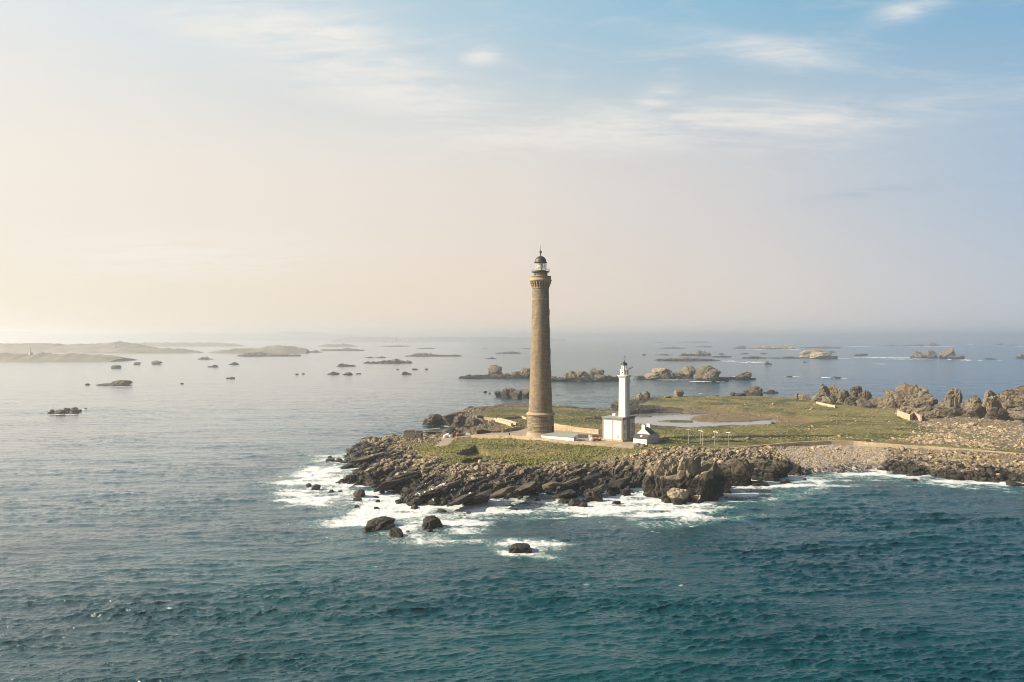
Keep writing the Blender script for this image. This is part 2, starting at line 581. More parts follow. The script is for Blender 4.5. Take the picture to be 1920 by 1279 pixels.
glow_coat = n_.rng(n_.math('ADD', px_, n_.math('MULTIPLY', py_, 0.06)), 150, -120)  # coat added to brighten the left sea, standing in for hazy glow
glow_coat = n_.math('MULTIPLY', glow_coat, n_.rng(dist, 60, 300, 0.55, 1.0))
glow_coat = n_.math('MULTIPLY', glow_coat, n_.math('SUBTRACT', 1.0, fm))
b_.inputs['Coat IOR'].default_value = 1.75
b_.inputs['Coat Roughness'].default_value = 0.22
n_.put(b_.inputs['Coat Weight'], glow_coat)
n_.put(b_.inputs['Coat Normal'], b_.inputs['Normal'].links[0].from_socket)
M_pond, n_, b_ = material('pond_water')
b_.inputs['Base Color'].default_value = (0.20, 0.20, 0.21, 1)
b_.inputs['Roughness'].default_value = 0.12
n_.put(b_.inputs['Normal'], n_.bump(n_.noise(pos(n_), 0.8, 3, 0.6), 0.2, 0.1))
M_foam, n_, b_ = material('surf_foam')
b_.inputs['Base Color'].default_value = (0.8, 0.82, 0.83, 1)
b_.inputs['Roughness'].default_value = 0.9


def masonry(name, c1, c2, mortar, bw, bh, msize=0.02, bump=0.4, stain=0.4, obj=False):
    mt, n, b = material(name)
    tcn = n.node('ShaderNodeTexCoord')
    if obj:
        o = tcn.outputs['Object']
        x, y, z = n.sep(o)
        vec = n.comb(n.math('ADD', x, y), z, 0.0)
    else:
        vec = tcn.outputs['UV']
    br = n.node('ShaderNodeTexBrick')
    n.put(br.inputs['Vector'], vec)
    br.inputs['Color1'].default_value = c4(c1)
    br.inputs['Color2'].default_value = c4(c2)
    br.inputs['Mortar'].default_value = c4(mortar)
    br.inputs['Scale'].default_value = 1.0
    br.inputs['Brick Width'].default_value = bw
    br.inputs['Row Height'].default_value = bh
    br.inputs['Mortar Size'].default_value = msize
    br.inputs['Bias'].default_value = 0.0
    p = pos(n)
    zz = n.sep(p)
    k = n.noise(p, 0.7, 5, 0.65)
    k2 = n.noise(n.comb(zz[0], zz[1], n.math('MULTIPLY', zz[2], 0.12)), 0.7, 4, 0.6)
    c = n.mix(1.0, br.outputs[0], n.ramp(k, [(0.25, (0.62, 0.6, 0.58)), (0.5, (1, 1, 1)), (0.75, (1.3, 1.25, 1.15))]), 'MULTIPLY')
    c = n.mix(n.rng(k2, 0.45, 0.7, 0.0, stain), c, (0.05, 0.045, 0.035))
    n.put(b.inputs['Base Color'], c)
    b.inputs['Roughness'].default_value = 0.9
    n.put(b.inputs['Normal'], n.bump(n.math('ADD', br.outputs[1], n.math('MULTIPLY', n.noise(p, 4, 4), -0.6)), bump, -0.12))
    return mt


M_shaft = masonry('tower_granite', (0.30, 0.225, 0.14), (0.20, 0.155, 0.10), (0.13, 0.105, 0.075), 1.1, 0.62, 0.03, 0.5, 0.35)
M_drum = masonry('rusticated_granite', (0.38, 0.3, 0.2), (0.25, 0.2, 0.14), (0.06, 0.05, 0.038), 1.3, 0.75, 0.06, 1.0, 0.2)
M_ledge = plain('dressed_granite', (0.33, 0.26, 0.17), 0.85, var=0.3, scale=1.2, bump=0.3)
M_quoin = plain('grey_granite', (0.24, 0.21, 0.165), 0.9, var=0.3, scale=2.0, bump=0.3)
M_white = plain('white_render', (0.71, 0.69, 0.655), 0.8, var=0.06, scale=0.4)
M_whiteflat = plain('white_paint', (0.78, 0.77, 0.74), 0.6, var=0.05)
M_copper = plain('dark_bronze', (0.055, 0.055, 0.04), 0.5, 0.3, 0.35, 1.5)
M_iron = plain('black_iron', (0.02, 0.02, 0.022), 0.5, 0.2)
M_dark = plain('dark_opening', (0.012, 0.012, 0.014), 0.6)
M_slate = plain('slate_roof', (0.035, 0.034, 0.042), 0.7, var=0.25, scale=3)
M_slate2 = plain('brown_slate_roof', (0.075, 0.06, 0.06), 0.75, var=0.25, scale=3)
M_wall = masonry('cream_wall', (0.52, 0.41, 0.27), (0.44, 0.35, 0.23), (0.35, 0.27, 0.18), 1.6, 0.5, 0.02, 0.2, 0.15, obj=True)
M_sheetroof = plain('grey_green_roofing', (0.25, 0.28, 0.25), 0.7, var=0.12, scale=2)
M_verd = plain('weathered_lead', (0.22, 0.3, 0.29), 0.6, var=0.2)
M_cabin = plain('cabin_grey', (0.38, 0.34, 0.29), 0.7, var=0.1)
M_rust = plain('rusty_steel', (0.10, 0.055, 0.035), 0.9, var=0.4, scale=3)
M_timber = plain('old_timber', (0.28, 0.2, 0.13), 0.9, var=0.35, scale=3)
M_red = plain('red_plastic', (0.30, 0.045, 0.02), 0.6, var=0.3)
M_orange = plain('orange_paint', (0.62, 0.24, 0.05), 0.5, var=0.2)
M_yellow = plain('yellow_paint', (0.6, 0.42, 0.12), 0.5, var=0.2)
M_bag = plain('white_sacking', (0.72, 0.69, 0.68), 0.8, var=0.1, scale=4, bump=0.3)
M_leaf = plain('dark_foliage', (0.035, 0.045, 0.03), 0.9, var=0.5, scale=2)
M_rubber = plain('black_rubber', (0.015, 0.015, 0.015), 0.8)
M_gull = plain('white_feathers', (0.8, 0.79, 0.77), 0.8, var=0.03)
M_pole = plain('pale_pole', (0.45, 0.44, 0.40), 0.6)
M_glass, n_, b_ = material('lantern_glass')
b_.inputs['Base Color'].default_value = (0.9, 0.92, 0.9, 1)
b_.inputs['Roughness'].default_value = 0.05
b_.inputs['Alpha'].default_value = 0.25
M_lens = plain('lens_glass', (0.65, 0.62, 0.5), 0.15)

# ------------------------------------------------------------------ island outline (drawn on the waterline)
COAST = [(600, 911), (617, 904), (633, 910), (662, 913), (687, 913), (708, 913), (729, 923), (750, 930), (738, 944), (760, 946), (769, 956), (787, 958),
         (792, 946), (812, 949), (837, 951), (875, 952), (891, 953), (920, 946), (929, 937), (947, 946), (952, 935), (964, 935), (972, 945), (981, 933),
         (1006, 929), (1043, 929), (1050, 940), (1095, 944), (1106, 937), (1129, 930), (1131, 923), (1162, 925), (1185, 917), (1197, 917), (1214, 925),
         (1239, 931), (1262, 940), (1298, 943), (1320, 938), (1334, 931), (1350, 922), (1348, 912), (1369, 908), (1392, 904), (1417, 898), (1442, 897),
         (1465, 895), (1482, 891), (1515, 890), (1540, 888), (1602, 886), (1647, 884), (1677, 887), (1695, 894), (1740, 892), (1770, 897), (1815, 902),
         (1865, 908), (1892, 905), (1930, 911), (2100, 924), (2400, 935), (2400, 806), (2100, 806), (1930, 803), (1880, 800), (1850, 793), (1790, 790),
         (1750, 784), (1700, 772), (1640, 765), (1560, 760), (1500, 753), (1400, 750), (1300, 750), (1220, 751), (1190, 753), (1160, 758), (1146, 766),
         (1165, 771), (1200, 773), (1150, 775), (1110, 772), (1080, 770), (1040, 769), (990, 764), (940, 766), (905, 769), (880, 772), (860, 777), (835, 784),
         (800, 793), (792, 798), (830, 798), (850, 804), (872, 808), (852, 818), (800, 824), (745, 831), (700, 835), (675, 838), (653, 845), (641, 860),
         (647, 873), (667, 880), (673, 884), (667, 888), (646, 897), (625, 901)]
COASTW = np.array([at(a, b) for a, b in COAST])


def warp(P, amp=2.0, sc=0.09, seed=3):
    n1 = fbm(P * sc, 4, seed) - 0.5
    n2 = fbm(P * sc + 55.5, 4, seed + 9) - 0.5
    return P + np.stack([n1, n2], 1) * amp * 2.6


def wpoly(pts, z):
    return np.array([at(a, b, z) for a, b in pts])


# x, y, plateau height, width of the slope, width of the bare rock
CP = [(0, 285, 5.9, 44, 40), (12, 328, 6.0, 40, 34), (-48, 300, 4.6, 34, 60), (-46, 335, 4.8, 16, 20), (-25, 352, 4.6, 12, 8), (25, 250, 5.9, 38, 40), (45, 312, 5.6, 40, 36),
      (60, 300, 5.6, 34, 32), (90, 320, 4.6, 34, 30), (120, 320, 4.6, 42, 40), (150, 330, 4.6, 42, 40), (190, 320, 4.8, 36, 36), (260, 320, 5.0, 36, 36), (60, 355, 3.4, 30, 10),
      (150, 420, 3.8, 14, 8), (200, 450, 3.6, 14, 8), (100, 560, 3.4, 12, 9), (150, 560, 3.6, 12, 7), (220, 560, 3.8, 10, 6), (250, 470, 3.6, 12, 8), (300, 420, 4.0, 14, 10),
      (-20, 420, 3.8, 14, 16), (-10, 460, 4.4, 14, 12), (10, 480, 3.8, 12, 8), (50, 470, 3.4, 14, 4), (40, 400, 4.2, 20, 5), (80, 520, 2.6, 12, 14), (-22, 380, 4.4, 14, 8),
      (60, 260, 6.5, 18, 30), (80, 275, 5.2, 16, 26)]
CPA = np.array(CP, float)


def idw(P, k):
    d2 = (P[:, None, 0] - CPA[None, :, 0]) ** 2 + (P[:, None, 1] - CPA[None, :, 1]) ** 2 + 60.0
    ww = 1.0 / d2 ** 1.5
    return (ww @ CPA[:, k]) / ww.sum(1)


GRASS = [(745, 829), (775, 841), (800, 852), (835, 864), (868, 874), (915, 867), (940, 863), (1000, 871), (1050, 869), (1120, 863), (1180, 857), (1200, 849), (1225, 841), (1290, 838),
         (1339, 842), (1440, 836), (1557, 831), (1640, 833), (1750, 838), (1915, 847), (2300, 866), (2300, 832), (1960, 826), (1850, 812), (1780, 800), (1722, 795), (1690, 778), (1650, 764),
         (1550, 758), (1500, 750), (1400, 744), (1300, 743), (1230, 747), (1200, 757), (1290, 765), (1330, 770), (1250, 771), (1150, 772), (1100, 768), (1050, 765), (990, 762), (930, 769),
         (905, 776), (912, 785), (935, 797), (940, 806), (920, 814), (884, 815), (860, 822), (800, 827)]


def zg(py):
    return 5.4 if py > 812 else (3.6 if py < 775 else 4.2)


GRASSW = np.array([at(a, b, zg(b)) for a, b in GRASS])
YARDW = wpoly([(884, 815), (1000, 826), (1190, 838), (1192, 829), (1125, 812), (1040, 804), (985, 803), (968, 808), (940, 811), (900, 812)], 6.0)
PATHW = wpoly([(822, 819), (846, 819), (884, 815), (884, 819), (850, 822), (838, 836), (818, 838)], 5.0)
BEACHW = wpoly([(1475, 842), (1560, 835), (1640, 836), (1662, 850), (1650, 866), (1600, 872), (1540, 874), (1490, 862), (1440, 852)], 3.5)
STONYW = wpoly([(1725, 790), (1790, 797), (1870, 806), (1960, 812), (2300, 815), (2300, 868), (1920, 846), (1800, 836), (1690, 829), (1740, 812)], 4.3)
PONDW = wpoly([(1180, 776), (1230, 774), (1270, 774.5), (1300, 776.5), (1330, 776), (1316, 780), (1296, 783), (1300, 789), (1350, 792), (1405, 790), (1447, 787), (1460, 791), (1440, 796),
               (1420, 797), (1360, 800), (1330, 802), (1300, 805), (1265, 803.5), (1240, 801), (1225, 799), (1192, 796), (1150, 795), (1128, 797), (1090, 797), (1120, 793), (1160, 788)], 0.9)
SPITW = wpoly([(1231, 790), (1262, 788), (1300, 789), (1300, 792), (1260, 792)], 0.9)
SPIT2 = [wpoly([(1343, 799.2), (1360, 798), (1384, 797.2), (1384, 799.4), (1352, 800.8)], 0.9), wpoly([(1396, 799), (1425, 796.5), (1445, 798), (1430, 801), (1402, 800.6)], 0.9), wpoly([(1200, 781.5), (1222, 780.6), (1222, 781.6), (1200, 782.2)], 0.9)]
MUDW = wpoly([(1270, 775), (1330, 774), (1400, 778), (1470, 790), (1520, 796), (1460, 802), (1300, 808), (1230, 803), (1180, 798), (1180, 790), (1290, 790), (1290, 780)], 0.9)
PITS = [wpoly([(858, 853), (892, 838), (911, 846), (914, 858), (890, 858), (866, 857)], 5.0),
        wpoly([(868, 872), (871, 865), (905, 862), (912, 868), (885, 873)], 4.6)]
SANDW = wpoly([(700, 821), (745, 821), (748, 826), (700, 828)], 3.0)


def ground_masks(P):
    ns = fbm(P * 0.12, 3, 40) - 0.5
    sg = sdf(P, GRASSW) + ns * 10
    g = sst(sg, -2.5, 1.5)
    stony = sst(sdf(P, STONYW) + ns * 22, -8, 4)
    patch = sst(fbm(P * 0.16, 3, 77), 0.40, 0.55)
    g = g * (1 - stony * (0.45 + 0.5 * patch))
    yard = sst(sdf(P, YARDW), -0.8, 0.5)
    path = sst(sdf(P, PATHW) + ns * 3, -1.0, 0.5)
    beach = sst(sdf(P, BEACHW) + ns * 8, -4, 3)
    sand = sst(sdf(P, SANDW), -1, 1)
    pave = np.maximum(np.maximum(yard, path), sand)
    return g, pave, beach, stony, yard


def base_height(P):
    dd = sdf(warp(P), COASTW)
    pl = idw(P, 2); wd = idw(P, 3)
    tt = np.clip(dd / wd, 0, 1)
    h = pl * (1 - (1 - tt) ** 1.45)
    h = np.where(dd < 0, np.maximum(dd * 0.22, -4), h + 0.15)
    return h, dd, pl


def slabs(P, ang, wl, seed):
    """saw-tooth strata: ridges that run along ang with one steep side"""
    ca, sa = math.cos(ang), math.sin(ang)
    u = P[:, 0] * sa - P[:, 1] * ca          # across
    v = P[:, 0] * ca + P[:, 1] * sa          # along
    u = u + (fbm(np.stack([u * 0.05, v * 0.04], 1), 3, seed) - 0.5) * wl * 3
    q = u / wl
    i = np.floor(q)
    fr = q - i
    hh = hash3(i.astype(np.int64), np.floor(v / (wl * 2.6) + hash3(i.astype(np.int64), i.astype(np.int64) * 0, i.astype(np.int64) * 0, seed + 1) * 5).astype(np.int64), i.astype(np.int64) * 0, seed + 2)
    return np.where(fr < 0.82, fr / 0.82, (1 - fr) / 0.18) * (0.35 + 0.9 * hh) + hh * 0.5


def height(P):
    h, dd, pl = base_height(P)
    g, pave, beach, stony, yard = ground_masks(P)
    rockm = np.clip(1 - g, 0, 1) * (1 - pave) * (1 - beach * 0.9)
    near = sst(dd, -3.0, 6.0)
    # craggy rock
    front = sst(P[:, 1], 345, 300) * (1 - sst(P[:, 0], 105, 150))
    sl1 = slabs(P, R(64), 3.4, 5)
    sl2 = slabs(P, R(64), 1.3, 15)
    f1, f2, cid = cell2(warp(P, 1.0, 0.3, 21) * 0.42, 8)
    blk = (cid - 0.4) * 1.1 * np.clip((f2 - f1) * 4, 0, 1)
    f1b, f2b, cidb = cell2(P * 0.95, 18)
    sm = np.clip(cidb * 1.3 - 0.2, 0, 1) * np.sqrt(np.clip(1 - (f1b / 0.62) ** 2, 0, 1))
    rough = front * (sl1 * 1.15 + sl2 * 0.5 - 1.0) + blk * (0.55 + 0.5 * (1 - front)) + sm * 0.55 + (fbm(P * 0.07, 3, 61) - 0.5) * 2.2
    depthk = 0.45 + 0.75 * sst(dd, 30, 8) * sst(pl, 3.2, 4.5)
    h = h + rockm * near * rough * depthk * (1 - stony * 0.6)
    # foot of the shore breaks up into separate rocks
    h = h - (1 - g) * sst(dd, 7, 0) * sst(fbm(P * 0.22, 2, 33), 0.45, 0.6) * 1.8
    # grass: hummocks
    h = h + g * (1 - pave) * ((fbm(P * 0.09, 3, 50) - 0.5) * 1.0 + (fbm(P * 0.55, 3, 51) - 0.5) * 0.7)
    # beach: smooth shingle
    h = h + beach * sm * 0.12
    # yard is level
    h = h * (1 - yard) + 6.0 * yard
    lane = np.clip(pave - yard, 0, 1)
    h = h * (1 - lane) + np.minimum(h, 5.2) * lane
    # pond, mud
    sp = sdf(P, PONDW) + (fbm(P * 0.15, 3, 70) - 0.5) * 4
    spit = sst(sdf(P, SPITW), -1.5, 1.0)
    for q_ in SPIT2: spit = np.maximum(spit, sst(sdf(P, q_) + (fbm(P * 0.5, 2, 73) - 0.5) * 2, -1.0, 0.8))
    md = sst(sdf(P, MUDW), -14, 0)
    h = h * (1 - md) + np.minimum(h, 1.5 + (fbm(P * 0.3, 3, 71) - 0.5) * 0.9) * md
    pond = sst(sp, -2.5, 3.5)
    h = h * (1 - pond) + (0.25) * pond
    h = np.maximum(h, spit * (1.1 + 0.4 * fbm(P * 0.6, 2, 72)))
    for k, pt in enumerate(PITS):
        s_ = sst(sdf(P, pt), -0.6, 0.6)
        h = h - s_ * (2.6 if k == 0 else 1.8)
    h = np.where((h < 1.2) & (pond + md < 0.05), (h - 0.5) * 1.714, h)
    h = np.where(dd < -10, -4, h)
    return h, dd, g, pave, beach, stony, md * (1 - pond)


xs = np.arange(-100, 430, 0.5)
ys = [212.0]
while ys[-1] < 640:
    ys.append(ys[-1] + min(1.1, 0.36 + (ys[-1] - 212) * 0.0018))
ys = np.array(ys)
GX, GY = np.meshgrid(xs, ys)
TP = np.stack([GX.ravel(), GY.ravel()], 1)
TH = np.empty(len(TP)); TD = np.empty(len(TP)); A = [np.zeros(len(TP)) for _ in range(5)]
for s0 in range(0, len(TP), 120000):
    sl_ = slice(s0, s0 + 120000)
    r_ = height(TP[sl_])
    TH[sl_] = r_[0]; TD[sl_] = r_[1]
    for k in range(5): A[k][sl_] = r_[2 + k]
nx, ny = len(xs), len(ys)
HG = TH.reshape(ny, nx)


def ground(x, y):
    x = np.atleast_1d(x).astype(float); y = np.atleast_1d(y).astype(float)
    fx = np.clip((x - xs[0]) / 0.5, 0, nx - 1.001)
    ix = fx.astype(int); fx = fx - ix
    iy = np.clip(np.searchsorted(ys, y) - 1, 0, ny - 2)
    fy = np.clip((y - ys[iy]) / (ys[iy + 1] - ys[iy]), 0, 1)
    return (HG[iy, ix] * (1 - fx) + HG[iy, ix + 1] * fx) * (1 - fy) + (HG[iy + 1, ix] * (1 - fx) + HG[iy + 1, ix + 1] * fx) * fy


idx = np.arange(nx * ny).reshape(ny, nx)
Q = np.stack([idx[:-1, :-1], idx[:-1, 1:], idx[1:, 1:], idx[1:, :-1]], -1).reshape(-1, 4)
keep = (TH[Q] > -2.2).any(1)
Q = Q[keep]
used = np.unique(Q)
remap = np.zeros(nx * ny, np.int64); remap[used] = np.arange(len(used))
V = np.column_stack([TP, TH])[used]
me = np_mesh('terrain', V, remap[Q], smooth=False)
for nme, arr in zip(('grass', 'pave', 'shingle', 'stony', 'mud'), A):
    add_attr(me, nme, arr[used])
drym = sst(fbm(V[:, :2] * 0.05, 3, 90), 0.5, 0.62) * 0.5
dtip = np.exp(-(((V[:, 0] + 33) / 16) ** 2 + ((V[:, 1] - 290) / 16) ** 2))
add_attr(me, 'dry', np.clip(drym + dtip, 0, 1))
tag(link('terrain', me, M_terrain), 'rocky grass covered island with boulder shore', kind='structure')

# pond surface
pb = PONDW
pm = MB()
cx_, cy_ = pb.mean(0)
x0_, y0_ = pb.min(0) - 6; x1_, y1_ = pb.max(0) + 3
pm.poly([(x0_ + 10, y0_, 0.9), (x1_, y0_, 0.9), (x1_, y1_, 0.9), (x0_ + 10, y1_, 0.9)], [(0, 1, 2, 3)])
tag(pm.build('pond_water', M_pond), kind='structure')

# ------------------------------------------------------------------ sea
FOAMPOLY = wpoly([(524, 905), (555, 895), (606, 872), (622, 852), (650, 850), (668, 880), (640, 900), (700, 915), (750, 930), (790, 950), (850, 948), (950, 940), (1050, 935), (1120, 935), (1190, 918), (1290, 945), (1340, 928),
                  (1345, 908), (1400, 900), (1480, 892), (1560, 888), (1650, 885), (1740, 893), (1820, 902), (1925, 906), (2300, 925), (2300, 935), (1920, 914), (1820, 910), (1720, 903), (1640, 899), (1560, 904), (1490, 914), (1420, 930), (1350, 950),
                  (1310, 962), (1260, 976), (1210, 972), (1160, 962), (1080, 963), (1000, 960), (930, 968), (880, 973), (858, 990), (840, 1006), (790, 1015), (735, 1010), (680, 1003),
                  (625, 985), (608, 970), (636, 955), (625, 948), (590, 940), (548, 925)], 0)
FOAM2 = wpoly([(922, 1024), (960, 1013), (1030, 1013), (1076, 1021), (1045, 1032), (1055, 1050), (1000, 1043), (950, 1036)], 0)
FOAM3 = wpoly([(1862, 787), (1930, 788), (1935, 800), (1885, 798)], 0)


def wave_tile(N, L, seed, hs, lp, spread, smallcut):
    rng = np.random.default_rng(seed)
    k1 = np.fft.fftfreq(N, L / N) * 2 * np.pi
    KX, KY = np.meshgrid(k1, k1)
    K = np.hypot(KX, KY); K[0, 0] = 1e-6
    kp = 2 * np.pi / lp
    spec = np.exp(-1.25 * (kp / K) ** 2) * K ** -3.7 * np.exp(-(K * smallcut) ** 2)
    cs = np.abs(KY / K)                                   # waves travel towards the camera
    ang = np.arctan2(KX, -KY) - 0.12
    dirw = np.maximum(np.cos(ang), 0) ** spread + 0.03
    amp = np.sqrt(spec * dirw)
    amp[0, 0] = 0
    ph = rng.normal(size=(N, N)) + 1j * rng.normal(size=(N, N))
    H = amp * ph
    h = np.fft.ifft2(H).real
    dxx = np.fft.ifft2(1j * KX / K * H).real
    dyy = np.fft.ifft2(1j * KY / K * H).real
    s_ = hs / 4 / h.std()
    return h * s_, dxx * s_, dyy * s_


def tile_sample(T, L, x, y):
    N = T[0].shape[0]
    fx = (x / L * N) % N; fy = (y / L * N) % N
    ix = fx.astype(int); iy = fy.astype(int); fx -= ix; fy -= iy
    ix %= N; iy %= N
    jx = (ix + 1) % N; jy = (iy + 1) % N
    return [(t_[iy, ix] * (1 - fx) + t_[iy, jx] * fx) * (1 - fy) + (t_[jy, ix] * (1 - fx) + t_[jy, jx] * fx) * fy for t_ in T]


T1 = wave_tile(1024, 211.0, 1, 0.44, 8.5, 8, 0.08)
T2 = wave_tile(1024, 97.0, 2, 0.225, 2.3, 5, 0.04)
T3 = wave_tile(256, 900.0, 4, 0.40, 45.0, 6, 1.0)

wy = [55.0]
while wy[-1] < 900:
    y_ = wy[-1]
    wy.append(y_ + min(max(0.16, y_ * y_ * 1.6e-5), 1.1 if y_ < 520 else 1.1 + (y_ - 520) * 0.02))
while wy[-1] < 90000: wy.append(wy[-1] * 1.05)
wy = np.array(wy)
tt_ = np.arange(-1.05, 1.0501, 0.0018)
ex = 1.05 * 1.35 ** np.arange(1, 9)
tt_ = np.concatenate([-ex[::-1], tt_, ex])
Tt, Yy = np.meshgrid(tt_, wy)
X = (Tt * Yy).ravel(); Y = Yy.ravel()
ampf = sst(Y, 1500, 400) * sst(np.abs(Tt.ravel()), 1.9, 1.1)
a1 = tile_sample(T1, 211.0, X * 0.52, Y)
ca, sa = math.cos(0.25), math.sin(0.25)
X2 = X * ca + Y * sa; Y2 = -X * sa + Y * ca
a2 = tile_sample(T2, 97.0, X2 * 0.62, Y2)
a3 = tile_sample(T3, 900.0, X, Y)
mod = (0.65 + 0.5 * sst(fbm(np.stack([X * 0.010, Y * 0.022], 1), 3, 5), 0.3, 0.7)) * (0.65 + 0.7 * sst(fbm(np.stack([X * 0.03, Y * 0.08], 1), 3, 6), 0.3, 0.7))
cw = 1 - 0.45 * sst(-(X + 0.10 * Y), -140, 160) * sst(Y, 130, 420)
ampf = ampf * cw
Z = (a1[0] * mod + a2[0] * mod + a3[0]) * ampf
chop = 1.15
DX = (a1[1] + a2[1] * ca - a2[2] * sa) * mod * ampf * chop
DY = (a1[2] + a2[1] * sa + a2[2] * ca) * mod * ampf * chop
sel = (Y < 420)
foam = np.zeros(len(X))
Pn = np.stack([X, Y], 1)
selN = (Y > 160) & (Y < 620) & (X > -130) & (X < 440)
Pw = Pn[selN]
nz_ = fbm(Pw * 0.045, 4, 100) - 0.5
nf = fbm(Pw * np.array([0.10, 0.22]), 4, 104) - 0.5
s1 = sdf(Pw, FOAMPOLY) + nz_ * 16
fA = sst(s1, -14.0, 9.0) * 0.80 + 0.28 * sst(s1, -30, 2) * sst(nf, -0.02, 0.15)
dc = -sdf(Pw, COASTW)
fA = fA + 0.30 * sst(dc, 7, 0.5) * sst(Pw[:, 1], 330, 290) * sst(s1, -3, 3)
s2 = np.maximum(sdf(Pw, FOAM2) + nz_ * 7, -50)
fA = np.maximum(fA, sst(s2, -4, 4) * 0.98)
s3 = sdf(Pw, FOAM3) + nz_ * 4
fA = np.maximum(fA, sst(s3, -3, 3) * 0.85)
fA = np.maximum(fA, sst(dc + nz_ * 3, 2.2, 0.3) * 0.55 * sst(Pw[:, 1], 340, 430))
foam[selN] = fA * (0.85 + 1.6 * nf)
# a few whitecaps
rw = np.random.default_rng(12)
for (px, py, sx) in [(1100, 1097, 1.0), (1277, 1099, .7), (316, 1144, .9), (704, 1062, .9), (438, 739, 2.0), (1233, 998, 1.2), (1295, 986, 1.5), (1225, 995, 1.0)]:
    x0, y0 = at(px, py)
    m_ = np.exp(-(((X - x0) / (0.75 * sx)) ** 2 + ((Y - y0) / (0.4 * sx)) ** 2))
    foam = np.maximum(foam, m_ * 0.85)
Z = Z + 0.25 * np.clip(foam, 0, 1) * (fbm(Pn * 0.8, 2, 9) - 0.3) * (foam > 0.02)
nxw, nyw = len(tt_), len(wy)
idx = np.arange(nxw * nyw).reshape(nyw, nxw)
Qw = np.stack([idx[:-1, :-1], idx[:-1, 1:], idx[1:, 1:], idx[1:, :-1]], -1).reshape(-1, 4)
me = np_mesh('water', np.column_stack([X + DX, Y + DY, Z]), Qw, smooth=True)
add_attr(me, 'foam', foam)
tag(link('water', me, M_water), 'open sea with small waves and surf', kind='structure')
bm_ = MB()
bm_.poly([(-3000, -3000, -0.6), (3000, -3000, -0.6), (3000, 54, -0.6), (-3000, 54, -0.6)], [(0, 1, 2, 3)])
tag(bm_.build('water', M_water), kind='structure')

# ------------------------------------------------------------------ rock shapes
def ico(sub):
    b = bmesh.new()
    bmesh.ops.create_icosphere(b, subdivisions=sub, radius=1.0)
    V = np.array([v.co[:] for v in b.verts]); Fc = np.array([[v.index for v in f.verts] for f in b.faces])
    b.free()
    return V, Fc


ICO = {k: ico(k) for k in (1, 2, 3, 4, 5, 6)}


def rock_shape(seed, sub, cuts=12, boxy=0.3, disp=0.13, crack=0.07, cells=26, strata=0.0, sdir=None, planes=()):
    r = np.random.default_rng(seed)
    V, Fc = ICO[sub]
    V = V.copy()
    V /= (np.abs(V).max(1) ** boxy)[:, None]
    for _ in range(cuts):
        n = r.normal(size=3); n[2] *= 0.6; n /= np.linalg.norm(n)
        d_ = r.uniform(0.55, 0.95)
        ov = np.maximum(V @ n - d_, 0)
        V -= ov[:, None] * n * 0.96
    for pn, pd in planes:
        pn = np.array(pn, float); pn /= np.linalg.norm(pn)
        V -= np.maximum(V @ pn - pd, 0)[:, None] * pn
    off = r.uniform(0, 50, 3)
    n1 = fbm(V * 1.3 + off, 3, seed % 1000) - 0.5
    n2 = np.abs(fbm(V * 3.2 + off, 3, seed % 1000 + 5) - 0.5)
    V *= (1 + n1 * disp * 2.2 - n2 * disp * 1.6)[:, None]
    if crack > 0 and sub >= 3:
        cs = r.normal(size=(cells, 3)); cs /= np.linalg.norm(cs, axis=1)[:, None]
        cs *= r.uniform(0.6, 1.1, cells)[:, None]
        jit = V + (fbm(V * 2.5 + off, 2, 3)[:, None] - 0.5) * 0.25
        D = np.sqrt(((jit[:, None, :] - cs[None]) ** 2).sum(2))
        srt = np.sort(D, axis=1)
        cid = D.argmin(1)
        e = np.clip((srt[:, 1] - srt[:, 0]) / 0.10, 0, 1)
        hgt = r.uniform(-1, 1, cells)[cid]
        V *= (1 - crack * (1 - e) * 1.5 + hgt * crack * 0.8 * e)[:, None]
    if crack > 0 and sub >= 4:
        nc = 70 if sub == 4 else 150
        cs = r.normal(size=(nc, 3)); cs /= np.linalg.norm(cs, axis=1)[:, None]
        cs *= r.uniform(0.7, 1.05, nc)[:, None]
        jit = V * np.array([1, 1, 1.5]) + (fbm(V * 4 + off, 2, 4)[:, None] - 0.5) * 0.15
        D = ((jit[:, None, :] - (cs * np.array([1, 1, 1.5]))[None]) ** 2).sum(2)
        D = np.sqrt(np.maximum(D, 0)); pr_ = np.partition(D, 1, axis=1)
        cid = D.argmin(1)
        e = np.clip((pr_[:, 1] - pr_[:, 0]) / 0.05, 0, 1)
        V *= (1 - crack * 0.6 * (1 - e) + r.uniform(-1, 1, nc)[cid] * crack * 0.45 * e)[:, None]
    if strata > 0:
        sdir = np.array(sdir if sdir is not None else (0.35, 0.1, 1.0)); sdir = sdir / np.linalg.norm(sdir)
        q = V @ sdir * 5.5 + fbm(V * 1.6 + off, 2, 8) * 1.6
        fr_ = q - np.floor(q)
        hh_ = vn(np.stack([np.floor(q), np.zeros(len(q))], 1) + 0.01, seed % 91)
        V[:, :2] *= (1 - strata * np.where(fr_ < 0.18, 1 - fr_ / 0.18, 0) + strata * 0.8 * (hh_ - 0.5))[:, None]
    return V, Fc


def merge_rocks(parts):
    Vs, Fs, k = [], [], 0
    for V, Fc in parts:
        Vs.append(V); Fs.append(Fc + k); k += len(V)
    return np.vstack(Vs), np.vstack(Fs)


def rotz(V, a):
    c, s = math.cos(a), math.sin(a)
    return np.column_stack([V[:, 0] * c - V[:, 1] * s, V[:, 0] * s + V[:, 1] * c, V[:, 2]])


